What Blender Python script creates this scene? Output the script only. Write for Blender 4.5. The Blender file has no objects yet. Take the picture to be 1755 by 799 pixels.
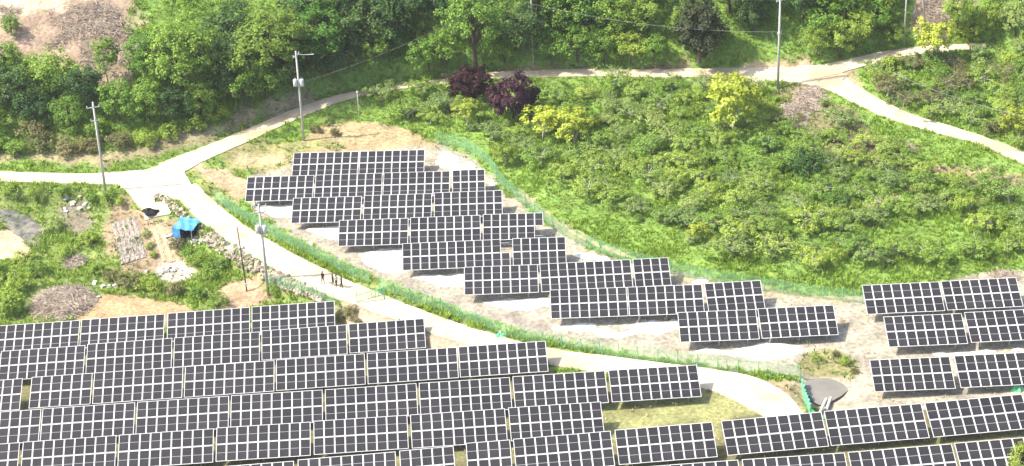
import bpy, math, random
import numpy as np
from mathutils import Vector, Matrix
from mathutils.geometry import delaunay_2d_cdt

S = bpy.context.scene
COL = S.collection
R = math.radians

# ------------------------------------------------------------------ camera
FPX, IW, IH = 3500.0, 1755.0, 799.0          # focal length in photo pixels
PITCH, ROLL, DIST = R(28.0), R(2.3), 270.0
FW = Vector((0, math.cos(PITCH), -math.sin(PITCH)))
U0 = Vector((0, math.sin(PITCH), math.cos(PITCH)))
R0 = Vector((1, 0, 0))
RT = R0 * math.cos(ROLL) - U0 * math.sin(ROLL)
UP = R0 * math.sin(ROLL) + U0 * math.cos(ROLL)
CAM = -FW * DIST
cd = bpy.data.cameras.new('camera')
cd.sensor_width = 36.0
cd.lens = FPX / IW * 36.0
cd.clip_start = 1.0
cd.clip_end = 9000.0
cam = bpy.data.objects.new('camera', cd)
COL.objects.link(cam)
m = Matrix((RT, UP, -FW)).transposed().to_4x4()
m.translation = CAM
cam.matrix_world = m
S.camera = cam

# ------------------------------------------------------------------ sky, sun, exposure
SUN_EL, SUN_AZ = R(52), R(-96)               # azimuth from +Y, towards +X positive: the sun stands on the left
world = bpy.data.worlds.new('World')
S.world = world
world.use_nodes = True
wn = world.node_tree
wn.nodes.clear()
sky = wn.nodes.new('ShaderNodeTexSky')
sky.sky_type = 'NISHITA'
sky.sun_disc = False
sky.sun_elevation = SUN_EL
sky.sun_rotation = SUN_AZ
sky.air_density = 0.8
sky.ozone_density = 0.6
sky.dust_density = 3.0
bg = wn.nodes.new('ShaderNodeBackground')
bg.inputs['Strength'].default_value = 0.15
wo = wn.nodes.new('ShaderNodeOutputWorld')
wn.links.new(sky.outputs[0], bg.inputs[0])
wn.links.new(bg.outputs[0], wo.inputs[0])
sl = bpy.data.lights.new('sun', 'SUN')
sl.energy = 3.4
sl.angle = R(0.6)
sl.color = (1.0, 0.94, 0.82)
sun = bpy.data.objects.new('sun', sl)
COL.objects.link(sun)
sdir = Vector((math.sin(SUN_AZ) * math.cos(SUN_EL), math.cos(SUN_AZ) * math.cos(SUN_EL), math.sin(SUN_EL)))
sun.rotation_euler = sdir.to_track_quat('Z', 'Y').to_euler()
sun.location = (0, 0, 150)
S.view_settings.view_transform = 'Standard'
S.view_settings.look = 'None'
S.view_settings.gamma = 1.0
S.view_settings.use_curve_mapping = False
S.view_settings.exposure = 1.3

# ------------------------------------------------------------------ small helpers
rng = np.random.default_rng(7)
random.seed(7)

def link(o, parent=None):
    COL.objects.link(o)
    if parent is not None:
        o.parent = parent
    return o

def tag(o, label=None, cat=None, group=None, kind=None):
    if label: o['label'] = label
    if cat: o['category'] = cat
    if group: o['group'] = group
    if kind: o['kind'] = kind
    return o

def empty(name, loc=(0, 0, 0), rz=0.0):
    o = bpy.data.objects.new(name, None)
    o.empty_display_size = 0.5
    o.location = loc
    o.rotation_euler = (0, 0, rz)
    return link(o)

class MB:
    """collects vertices and faces of one mesh"""
    def __init__(s):
        s.v, s.f, s.mi = [], [], []
    def box(s, c, d, rot=None, mi=0):
        n = len(s.v)
        for dx, dy, dz in ((-1,-1,-1),(1,-1,-1),(1,1,-1),(-1,1,-1),(-1,-1,1),(1,-1,1),(1,1,1),(-1,1,1)):
            p = Vector((dx*d[0]/2, dy*d[1]/2, dz*d[2]/2))
            if rot is not None: p = rot @ p
            s.v.append(tuple(p + Vector(c)))
        for q in ((0,3,2,1),(4,5,6,7),(0,1,5,4),(1,2,6,5),(2,3,7,6),(3,0,4,7)):
            s.f.append(tuple(n+i for i in q)); s.mi.append(mi)
        return s
    def tube(s, pts, rads, n=6, mi=0, cap=True):
        b = len(s.v)
        pts = [Vector(p) for p in pts]
        for i, p in enumerate(pts):
            a = pts[min(i+1, len(pts)-1)] - pts[max(i-1, 0)]
            a.normalize()
            u = a.orthogonal().normalized() if abs(a.z) < 0.9 else Vector((1,0,0)).cross(a).normalized()
            w = a.cross(u)
            for k in range(n):
                t = 2*math.pi*k/n
                s.v.append(tuple(p + (u*math.cos(t) + w*math.sin(t))*rads[i]))
        for i in range(len(pts)-1):
            for k in range(n):
                s.f.append((b+i*n+k, b+i*n+(k+1) % n, b+(i+1)*n+(k+1) % n, b+(i+1)*n+k)); s.mi.append(mi)
        if cap:
            s.f.append(tuple(b+k for k in reversed(range(n)))); s.mi.append(mi)
            s.f.append(tuple(b+(len(pts)-1)*n+k for k in range(n))); s.mi.append(mi)
        return s
    def quad(s, a, b, c, d, mi=0):
        n = len(s.v)
        s.v += [tuple(a), tuple(b), tuple(c), tuple(d)]
        s.f.append((n, n+1, n+2, n+3)); s.mi.append(mi)
        return s
    def mesh(s, name, mats, smooth=False):
        me = bpy.data.meshes.new(name)
        me.from_pydata(s.v, [], s.f)
        for mt in (mats if isinstance(mats, (list, tuple)) else [mats]):
            me.materials.append(mt)
        me.polygons.foreach_set('material_index', s.mi)
        if smooth:
            me.polygons.foreach_set('use_smooth', [True]*len(s.f))
        me.update()
        return me
    def build(s, name, mats, parent=None, smooth=False):
        return link(bpy.data.objects.new(name, s.mesh(name, mats, smooth)), parent)

def quads_mesh(name, V, mat, smooth=False):
    """V: (n,4,3) array of loose quads -> mesh"""
    n = len(V)
    me = bpy.data.meshes.new(name)
    me.vertices.add(n*4)
    me.vertices.foreach_set('co', np.ascontiguousarray(V, dtype=np.float32).ravel())
    me.loops.add(n*4)
    me.loops.foreach_set('vertex_index', np.arange(n*4, dtype=np.int32))
    me.polygons.add(n)
    me.polygons.foreach_set('loop_start', np.arange(0, n*4, 4, dtype=np.int32))
    me.polygons.foreach_set('loop_total', np.full(n, 4, dtype=np.int32))
    me.materials.append(mat)
    me.update(calc_edges=True)
    me.validate()
    return me

# value noise in numpy (world metres)
_perm = np.random.default_rng(3).random((256, 256))
def vnoise(x, y):
    xi = np.floor(x).astype(int); yi = np.floor(y).astype(int)
    fx = x - xi; fy = y - yi
    fx = fx*fx*(3-2*fx); fy = fy*fy*(3-2*fy)
    g = lambda a, b: _perm[a % 256, b % 256]
    return (g(xi,yi)*(1-fx)+g(xi+1,yi)*fx)*(1-fy) + (g(xi,yi+1)*(1-fx)+g(xi+1,yi+1)*fx)*fy
def fbm(x, y, sc, oct=4):
    x = np.asarray(x, float)/sc; y = np.asarray(y, float)/sc
    t = 0; a = 0.5; w = 0
    for i in range(oct):
        t = t + a*vnoise(x*2**i+17.3*i, y*2**i+5.1*i); w += a; a *= 0.5
    return t/w - 0.5

# ------------------------------------------------------------------ materials
def nodes_of(name):
    mt = bpy.data.materials.new(name)
    mt.use_nodes = True
    nt = mt.node_tree
    return mt, nt, nt.nodes['Principled BSDF']

def surf(name, c1, c2=None, scale=2.0, rough=0.85, bump=0.0, bscale=None, metal=0.0, detail=6.0, spec=0.3, c3=None, s3=0.3, vary=0.0):
    """two-colour noise material in object space, an optional third broad stain colour and bump"""
    mt, nt, p = nodes_of(name)
    N, L = nt.nodes, nt.links
    tc = N.new('ShaderNodeTexCoord')
    nz = N.new('ShaderNodeTexNoise'); nz.inputs['Scale'].default_value = scale; nz.inputs['Detail'].default_value = detail
    L.new(tc.outputs['Object'], nz.inputs['Vector'])
    cr = N.new('ShaderNodeValToRGB')
    cr.color_ramp.elements[0].position = 0.32; cr.color_ramp.elements[1].position = 0.68
    cr.color_ramp.elements[0].color = (*c1, 1); cr.color_ramp.elements[1].color = (*(c2 or c1), 1)
    L.new(nz.outputs['Fac'], cr.inputs['Fac'])
    out = cr.outputs['Color']
    if c3:
        n3 = N.new('ShaderNodeTexNoise'); n3.inputs['Scale'].default_value = s3; n3.inputs['Detail'].default_value = 5
        L.new(tc.outputs['Object'], n3.inputs['Vector'])
        r3 = N.new('ShaderNodeMapRange'); r3.inputs['From Min'].default_value = 0.5; r3.inputs['From Max'].default_value = 0.68
        L.new(n3.outputs['Fac'], r3.inputs['Value'])
        mx = N.new('ShaderNodeMix'); mx.data_type = 'RGBA'
        L.new(r3.outputs[0], mx.inputs['Factor']); L.new(out, mx.inputs[6]); mx.inputs[7].default_value = (*c3, 1)
        out = mx.outputs[2]
    if vary:
        oi = N.new('ShaderNodeObjectInfo')
        mr = N.new('ShaderNodeMapRange'); mr.inputs['To Min'].default_value = 1-vary; mr.inputs['To Max'].default_value = 1+vary
        L.new(oi.outputs['Random'], mr.inputs['Value'])
        hs = N.new('ShaderNodeHueSaturation')
        L.new(mr.outputs[0], hs.inputs['Value']); L.new(out, hs.inputs['Color'])
        out = hs.outputs['Color']
    L.new(out, p.inputs['Base Color'])
    p.inputs['Roughness'].default_value = rough
    p.inputs['Metallic'].default_value = metal
    p.inputs['Specular IOR Level'].default_value = spec
    if bump:
        nb = N.new('ShaderNodeTexNoise'); nb.inputs['Scale'].default_value = bscale or scale*4; nb.inputs['Detail'].default_value = 8
        L.new(tc.outputs['Object'], nb.inputs['Vector'])
        bp = N.new('ShaderNodeBump'); bp.inputs['Strength'].default_value = 1.0; bp.inputs['Distance'].default_value = bump
        L.new(nb.outputs['Fac'], bp.inputs['Height']); L.new(bp.outputs[0], p.inputs['Normal'])
    return mt

def leaf_mat(name, dark, mid, light, trans=0.42, hue=0.02, spec=0.25):
    """every leaf clump takes its own tone; every plant a slight tint of its own"""
    mt, nt, p = nodes_of(name)
    N, L = nt.nodes, nt.links
    ge = N.new('ShaderNodeNewGeometry')
    cr = N.new('ShaderNodeValToRGB')
    e = cr.color_ramp.elements
    e[0].color = (*dark, 1); e[1].color = (*light, 1); e[1].position = 1.0
    q = e.new(0.5); q.color = (*mid, 1)
    L.new(ge.outputs['Random Per Island'], cr.inputs['Fac'])
    oi = N.new('ShaderNodeObjectInfo')
    hs = N.new('ShaderNodeHueSaturation')
    a = N.new('ShaderNodeMapRange'); a.inputs['To Min'].default_value = 0.5-hue; a.inputs['To Max'].default_value = 0.5+hue
    b = N.new('ShaderNodeMapRange'); b.inputs['To Min'].default_value = 1.2; b.inputs['To Max'].default_value = 0.8
    L.new(oi.outputs['Random'], a.inputs['Value']); L.new(oi.outputs['Random'], b.inputs['Value'])
    L.new(a.outputs[0], hs.inputs['Hue']); L.new(b.outputs[0], hs.inputs['Value'])
    L.new(cr.outputs['Color'], hs.inputs['Color'])
    L.new(hs.outputs['Color'], p.inputs['Base Color'])
    p.inputs['Roughness'].default_value = 0.55
    p.inputs['Specular IOR Level'].default_value = spec
    tr = N.new('ShaderNodeBsdfTranslucent')
    L.new(hs.outputs['Color'], tr.inputs['Color'])
    mx = N.new('ShaderNodeMixShader'); mx.inputs['Fac'].default_value = trans
    L.new(p.outputs[0], mx.inputs[1]); L.new(tr.outputs[0], mx.inputs[2])
    L.new(mx.outputs[0], N['Material Output'].inputs['Surface'])
    return mt

M = {}
M['concrete'] = surf('pale_concrete', (0.45,0.385,0.275), (0.55,0.485,0.365), 0.5, 0.9, 0.01, 6, c3=(0.37,0.295,0.195), s3=0.13)
M['track'] = surf('packed_earth_track', (0.46,0.385,0.27), (0.56,0.48,0.35), 0.8, 0.95, 0.03, 5, c3=(0.38,0.30,0.19), s3=0.25)
M['sheet'] = surf('white_weed_sheet', (0.60,0.59,0.57), (0.78,0.78,0.77), 1.1, 0.6, 0.10, 2.0, c3=(0.42,0.385,0.32), s3=0.6)
M['steel'] = surf('galvanised_steel', (0.328,0.335,0.343), (0.429,0.437,0.445), 3, 0.5, metal=0.5)
M['frame'] = surf('panel_frame_white', (0.46,0.46,0.46), (0.54,0.54,0.54), 1.5, 0.45, spec=0.4, vary=0.05)
M['bus'] = surf('panel_middle_bar', (0.22,0.22,0.225), (0.25,0.25,0.255), 3, 0.4)
M['cell'] = surf('dark_solar_glass', (0.021,0.020,0.020), (0.030,0.028,0.029), 1.3, 0.2, spec=0.4, vary=0.2)
M['pole'] = surf('pole_concrete', (0.390,0.374,0.343), (0.484,0.468,0.437), 1.2, 0.8, vary=0.05)
M['darkpole'] = surf('dark_pole', (0.047,0.043,0.039), (0.078,0.070,0.062), 2, 0.7)
M['box'] = surf('grey_white_enamel', (0.484,0.491,0.491), (0.546,0.554,0.546), 3, 0.5)
M['wire'] = surf('weathered_wire', (0.234,0.234,0.226), (0.296,0.296,0.289), 3, 0.6)
M['gwire'] = surf('green_fence_wire', (0.17,0.42,0.20), (0.27,0.50,0.29), 1.0, 0.5)
M['gnet'] = surf('bright_green_net', (0.09,0.42,0.20), (0.17,0.52,0.29), 2.0, 0.7)
M['rock'] = surf('quarry_stone', (0.20,0.17,0.125), (0.38,0.33,0.26), 1.6, 0.9, 0.05, 4, vary=0.4)
M['bark'] = surf('pale_bark', (0.34,0.31,0.26), (0.50,0.47,0.41), 3, 0.9)
M['dbark'] = surf('dark_bark', (0.070,0.055,0.039), (0.125,0.101,0.078), 3, 0.9)
M['twig'] = surf('dry_brushwood', (0.28,0.225,0.175), (0.46,0.39,0.31), 0.6, 0.95)
M['mound'] = surf('brush_litter', (0.24,0.19,0.14), (0.36,0.30,0.23), 1.2, 0.95, 0.1, 4)
M['blue'] = surf('blue_tarpaulin', (0.04,0.21,0.46), (0.09,0.29,0.55), 1.5, 0.6, 0.03, 3, c3=(0.16,0.36,0.58), s3=.9)
M['black'] = surf('black_plastic', (0.010,0.010,0.011), (0.02,0.02,0.021), 2, 0.75, 0.03, 3, spec=0.15)
M['mulch'] = surf('grey_mulch_film', (0.11,0.10,0.09), (0.33,0.29,0.25), 2.6, 0.7, 0.08, 5, c3=(0.30,0.25,0.19), s3=1.1)
M['net'] = surf('grey_shade_net', (0.055,0.062,0.055), (0.187,0.179,0.156), 1.2, 0.9, 0.08, 3, c3=(0.281,0.242,0.179), s3=0.5)
M['soil'] = surf('sandy_soil', (0.328,0.250,0.156), (0.421,0.343,0.234), 0.8, 0.95, 0.05, 4)
M['water'] = surf('murky_water', (0.17,0.16,0.13), (0.22,0.205,0.17), 0.4, 0.15, 0.004, 3, spec=0.5)
M['pipe'] = surf('white_pipe', (0.515,0.499,0.452), (0.577,0.562,0.530), 3, 0.5)
M['skin'] = surf('skin', (0.328,0.203,0.140), (0.359,0.226,0.156), 6, 0.6)
M['hair'] = surf('black_hair', (0.012,0.010,0.010), (0.02,0.018,0.016), 20, 0.5)
M['clblack'] = surf('black_cloth', (0.014,0.014,0.016), (0.022,0.022,0.026), 8, 0.9)
M['clwhite'] = surf('white_cloth', (0.562,0.562,0.562), (0.608,0.608,0.608), 8, 0.9)
M['clgrey'] = surf('dark_grey_cloth', (0.027,0.027,0.031), (0.039,0.039,0.043), 8, 0.9)
M['junk'] = surf('pale_debris', (0.429,0.406,0.367), (0.546,0.530,0.499), 4, 0.8)

L_ORCH = leaf_mat('orchard_leaf', (0.186,0.289,0.044), (0.259,0.380,0.063), (0.364,0.476,0.093))
L_ORC2 = leaf_mat('orchard_leaf_grey', (0.176,0.263,0.066), (0.252,0.346,0.094), (0.352,0.428,0.131))
L_BUSH = leaf_mat('shrub_leaf', (0.141,0.250,0.029), (0.213,0.332,0.046), (0.314,0.428,0.070))
L_BIG = leaf_mat('broadleaf_leaf', (0.075,0.158,0.023), (0.148,0.284,0.040), (0.281,0.457,0.065))
L_DARK = leaf_mat('deep_green_leaf', (0.034,0.079,0.022), (0.070,0.148,0.035), (0.126,0.225,0.058))
L_LIME = leaf_mat('lime_leaf', (0.165,0.253,0.031), (0.259,0.352,0.050), (0.363,0.451,0.083))
L_YEL = leaf_mat('yellow_leaf', (0.26,0.33,0.025), (0.38,0.45,0.045), (0.50,0.55,0.095), trans=0.35, hue=.006)
L_PUR = leaf_mat('purple_leaf', (0.019,0.007,0.010), (0.041,0.017,0.022), (0.071,0.035,0.038), trans=0.12, spec=.06)
L_BRN = leaf_mat('dark_needles', (0.019,0.032,0.014), (0.036,0.052,0.022), (0.068,0.082,0.041), trans=0.12, spec=.08)
L_OLV = leaf_mat('olive_scrub_leaf', (0.121,0.132,0.044), (0.204,0.204,0.077), (0.297,0.281,0.121))
L_GRASS = leaf_mat('grass_blade', (0.171,0.294,0.033), (0.244,0.379,0.048), (0.329,0.452,0.077), trans=0.4)
L_WEED = leaf_mat('weed_blade', (0.127,0.198,0.042), (0.228,0.305,0.072), (0.380,0.423,0.133), trans=0.3)
L_STRAW = leaf_mat('straw_blade', (0.36,0.29,0.14), (0.50,0.42,0.23), (0.62,0.54,0.33), trans=0.2)

# ------------------------------------------------------------------ terrain: heights interpolated between surveyed points
def ray(px, py):
    px = np.asarray(px, float); py = np.asarray(py, float)
    d = (np.array(FW)[None]*FPX + np.array(RT)[None]*(px.reshape(-1,1)-IW/2) - np.array(UP)[None]*(py.reshape(-1,1)-IH/2))
    return d
def at_z(px, py, z):
    d = ray(px, py)
    t = (np.asarray(z, float).reshape(-1) - CAM.z)/d[:, 2]
    return np.array(CAM)[None] + d*t[:, None]

# solar rows: sight lines of each table's top corners (x, y, x, y, columns, missing modules) and the level each row stands on
T={
'U1':[(503.5,262,615.5,259.5,8),(617,259.3,728.5,256.5,8)],
'U2':[(424,303.6,538.8,300.2,8),(541,300,655.8,296.5,8),(657.5,296.4,771.4,293,8),(775,292,831,289.8,4)],
'U3':[(502.3,339.5,620.7,336.2,8),(624.2,335,740.6,331.6,8),(744,330.3,860.7,326,8)],
'U4':[(581.2,377.5,700.3,373.7,8),(703,373,823.3,368.6,8),(827.5,367.5,930.7,364.5,7,{(6,0)})],
'U5':[(689.4,417.5,873,409.3,12,{(11,1)}),(877.8,408.9,968.9,405.7,6)],
'U6':[(795.2,457.8,921.6,453.2,8),(924.4,452.5,1080.3,444.8,10),(1083.8,444.4,1145.1,441.3,4)],
'U7':[(941.9,497,1073.5,492,8),(1075,492,1203,487.3,8),(1206.5,486,1303.5,480.3,6)],
'U8':[(1160.6,535.5,1295.5,530,8),(1298,529,1428.5,522.7,8)],
'R1':[(1476.8,489,1609.3,482.8,8),(1612,482,1741.5,475.5,8)],
'R2':[(1513.5,543,1648,537,8),(1652,535.5,1788,528.5,8)],
'R3':[(1489.6,617,1627.3,611,8),(1634.5,610,1774,603,8)],
'F1':[(-4,558.5,137.5,548.8,9),(139.5,548,282.5,538,9),(287.3,537,428.4,526.5,9),(431.2,526,573.4,515.7,9)],
'F2':[(2,602,146.5,591.7,9),(149.6,590,295.5,579.3,9),(298.5,579,445.2,568.5,9),(448,567,594,556.3,9),(597,555.3,726.9,545.7,8)],
'F3':[(-109,659,39.3,648.5,9),(54.2,646.5,159,639.3,6),(161.6,639,314.3,628.3,9),(317.2,628,470.5,617.6,9),(473,616.8,625,606,9),(628.5,605.6,783,595,9),(785,594.5,935,584.2,9)],
'F4':[(-87,712,71,701,9),(73,700.5,232,689.7,9),(235,689,392.8,678.5,9),(395.8,678,552.9,668,9),(556.6,667.8,713.8,657,9),(717.5,656.6,873.6,646.5,9),(878,645.3,1037,635.3,9),(1042,634.7,1194.3,625.2,9)],
'F5':[(-129,770,34.4,758.3,9),(39.3,757.6,200,746,9),(204,745.6,366.6,734.4,9),(371,733.2,532.3,723,9),(537,721.8,698,711.3,9),(702.6,711,865.4,700,9),(870.6,698.8,1029.6,688.3,9)],
'F6':[(336,803,504,790,9),(510,788,678,774,9),(684,772.8,777.4,764.5,5),(798,759.5,874.3,753.5,4),(879,752.6,1046.5,738.4,9),(1053,737,1220.5,723.4,9),(1235.5,721.6,1407.7,705.8,9),(1411.7,705,1579,691.3,9),(1584,690.8,1751.5,675.4,9)],
'F7':[(1089,801,1265,788,9),(1271,787.6,1447.7,775.8,9),(1452.5,775.2,1631,760.6,9),(1635,759.6,1813,745,9)],
}
LEVEL = {'U1':(.1,.1),'U2':(0,.1),'U3':(0,.1),'U4':(0,0),'U5':(0,0),'U6':(0,0),'U7':(-.1,0),'U8':(0,.1),'R1':(.4,.5),'R2':(.4,.5),'R3':(.3,.5),
 'F1':(-3,-2.6),'F2':(-2.6,-2.2),'F3':(-1.6,-.9),'F4':(-.4,-.2),'F5':(0,.1),'F6':(.7,3.0),'F7':(2.8,3.8)}
PW, PH, TILT, CLEAR = 1.15, 2.24, R(22), 1.12
SLOPE = 2*PH + 0.03
HALF = SLOPE/2*math.cos(TILT)
ZTOP = CLEAR + SLOPE*math.sin(TILT)
def table_corners(row, blk):
    b = T[row]; xa, xb = b[0][0], b[-1][2]
    z = [LEVEL[row][0]+(LEVEL[row][1]-LEVEL[row][0])*(x-xa)/(xb-xa)+ZTOP for x in (blk[0], blk[2])]
    p = at_z([blk[0], blk[2]], [blk[1], blk[3]], z)
    return Vector(p[0]), Vector(p[1])
SURVEY = np.array([  # sight line x, y and the height of the ground met there
 (740,480,-.1),(900,545,-.2),(1330,620,0),(1400,585,.1),(460,360,0),(560,410,0),(650,450,0),
 (1480,600,.3),(1440,700,.3),(1560,690,.6),(1700,680,.7),
 (600,560,-2.5),(740,590,-2.0),(945,640,-.9),
 (1150,710,-.1),(1080,715,-.1),(1200,720,.1),(1250,700,.1),(1300,705,.3),
 (560,492,-.5),(480,455,-.4),(420,415,-.3),(360,365,-.1),(700,550,-.8),(820,580,-.8),(940,607,-.7),(1100,634,-.5),(1240,655,-.1),(1320,690,.2),
 (540,455,.2),(480,425,.2),(420,380,.3),(640,500,.1),(730,525,0),(860,560,-.2),
 (250,305,.4),(310,300,.4),(190,305,.5),(265,362,.1),(0,303,.8),(100,305,.7),(320,340,.2),
 (60,350,-1.6),(150,350,-1.5),(215,370,-1.3),(60,430,-3),(180,440,-3),(280,450,-3),(350,460,-3),(320,418,-1.8),(400,500,-3),(450,505,-2.8),(500,520,-2.7),(30,520,-3.2),(200,520,-3.1),(340,530,-3),(550,530,-2.6),(610,560,-2.2),
 (400,245,1),(500,205,1.6),(590,170,2.3),(700,148,3),(830,131,3.6),(1000,128,4.2),(1180,126,4.6),(1390,128,5),(1540,95,6.3),(1680,80,7.2),(1500,190,4.3),(1640,230,3.9),(1755,275,3.5),
 (560,240,.9),(650,220,1),(750,245,.6),(860,320,.2),(1000,420,.1),(1180,470,.1),(1400,500,.2),
 (760,190,1.6),(900,230,1.8),(1000,200,2.8),(1000,330,1.3),(1100,300,2),(1300,200,3.4),(1250,330,2),(1400,300,2.4),(1550,300,2.5),(1450,430,1.0),(1700,400,1.4),(1760,460,.9),
 (0,0,15),(230,0,14.5),(0,95,10),(200,110,8.5),(60,200,4),(200,240,2),(350,190,3.6),(0,255,1.6),(120,280,1.1),(450,0,13),(450,150,5),(600,60,9),(700,0,12.5),(700,90,6.5),(900,0,12.5),(900,85,7),(1050,60,8.6),(1200,0,12.5),(1200,85,7.4),(1330,90,6.8),(1400,0,12.5),(1550,0,12),(1755,0,13),(1500,60,8.2),(1600,140,5.8),(1740,150,5.6),(1740,60,8.6),
 (-250,300,1),(-250,500,-3),(-300,750,-1),(-300,50,13),(2050,100,9),(2050,300,4),(2050,600,.8),(2050,800,4),(877,-200,27),(0,-200,28),(1755,-200,27),(877,1000,3),(300,1000,2.5),(1500,1050,7),
], float)
SP = at_z(SURVEY[:,0], SURVEY[:,1], SURVEY[:,2])
_tp = []
for _r, _bl in T.items():
    for _b in _bl:
        _a, _c = table_corners(_r, _b); _d = (_c-_a).normalized(); _q = Vector((-_d.y, _d.x, 0)).normalized()
        for _m in ((_a*.78+_c*.22), (_a*.22+_c*.78)):
            _tp.append(_m-_q*HALF-Vector((0, 0, ZTOP)))
SP = np.vstack([SP, np.array([tuple(v) for v in _tp])])
_n = len(SP)
_D = np.sqrt(((SP[:,None,:2]-SP[None,:,:2])**2).sum(-1) + 0.6)
_A = np.zeros((_n+3, _n+3))
_A[:_n,:_n] = _D - np.eye(_n)*0.25
_A[:_n,_n] = 1; _A[:_n,_n+1:] = SP[:,:2]; _A[_n,:_n] = 1; _A[_n+1:,:_n] = SP[:,:2].T
_w = np.linalg.solve(_A, np.concatenate([SP[:,2], np.zeros(3)]))
POND = at_z([1415], [668], [0.2])[0]

BEDS = []                                    # levelled road beds: centre line, heights, half width
def height(x, y):
    x = np.asarray(x, float).ravel(); y = np.asarray(y, float).ravel()
    out = np.empty(len(x))
    for i in range(0, len(x), 20000):
        a, b = x[i:i+20000], y[i:i+20000]
        xc = np.clip(a, -170, 170); yc = np.clip(b, -110, 190)
        d = np.sqrt((xc[:,None]-SP[None,:,0])**2 + (yc[:,None]-SP[None,:,1])**2 + 0.6)
        z = d @ _w[:_n] + _w[_n] + xc*_w[_n+1] + yc*_w[_n+2]
        r = ((a-POND[0])/3.6)**2 + ((b-POND[1])/4.2)**2
        z = z - 0.9*np.exp(-r**2)
        for (c, cz, hw) in BEDS:
            k = np.where((a > c[:,0].min()-hw-3) & (a < c[:,0].max()+hw+3) & (b > c[:,1].min()-hw-3) & (b < c[:,1].max()+hw+3))[0]
            if not len(k): continue
            e = c[1:]-c[:-1]; l2 = (e**2).sum(1)+1e-9
            qx = a[k][:,None]-c[None,:-1,0]; qy = b[k][:,None]-c[None,:-1,1]
            t = np.clip((qx*e[None,:,0]+qy*e[None,:,1])/l2[None], 0, 1)
            dd = (qx-t*e[None,:,0])**2+(qy-t*e[None,:,1])**2
            j = dd.argmin(1); ar = np.arange(len(k)); tj = t[ar, j]
            zr = cz[j]*(1-tj)+cz[j+1]*tj
            f = np.clip(1-(np.sqrt(dd[ar, j])-hw-.3)/2.2, 0, 1); f = f*f*(3-2*f)
            z[k] = z[k]*(1-f)+zr*f
        out[i:i+20000] = z
    return out
def h1(x, y):
    return float(height([x], [y])[0])
def ground(px, py, dz=0.0):
    """points (n,3) where sight lines meet the ground raised by dz"""
    px = np.asarray(px, float).ravel(); py = np.asarray(py, float).ravel()
    z = np.zeros(len(px)) + dz
    for _ in range(30):
        p = at_z(px, py, z)
        z = 0.45*z + 0.55*(height(p[:,0], p[:,1]) + dz)
    p = at_z(px, py, z)
    return p
def P(px, py, dz=0.0):
    return Vector(ground([px], [py], dz)[0])

def smooth_closed(pts, it=3):
    p = np.array(pts, float)
    for _ in range(it):
        q = np.roll(p, -1, 0)
        p = np.stack([0.75*p+0.25*q, 0.25*p+0.75*q], 1).reshape(-1, 2)
    return p
def resample(p, step):
    p = np.array(p, float)
    seg = np.sqrt((np.diff(p, axis=0)**2).sum(1)); c = np.concatenate([[0], np.cumsum(seg)])
    n = max(2, int(round(c[-1]/step))+1)
    t = np.linspace(0, c[-1], n)
    return np.stack([np.interp(t, c, p[:,k]) for k in range(p.shape[1])], 1)
def poly_world(px, it=2):
    a = np.array(px, float)
    w = ground(a[:,0], a[:,1])[:, :2]
    return smooth_closed(w, it) if it else w
def signed_dist(poly, x, y):
    """positive inside"""
    x = x.ravel(); y = y.ravel()
    inside = np.zeros(len(x), bool); dm = np.full(len(x), 1e9)
    n = len(poly)
    for i in range(n):
        x0, y0 = poly[i]; x1, y1 = poly[(i+1) % n]
        ex, ey = x1-x0, y1-y0
        l2 = ex*ex+ey*ey+1e-12
        t = np.clip(((x-x0)*ex+(y-y0)*ey)/l2, 0, 1)
        dm = np.minimum(dm, (x-x0-t*ex)**2+(y-y0-t*ey)**2)
        c = ((y0 > y) != (y1 > y))
        if c.any():
            xi = (x1-x0)*(y-y0)/(y1-y0+1e-12)+x0
            inside ^= c & (x < xi)
    d = np.sqrt(dm)
    return np.where(inside, d, -d)

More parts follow.
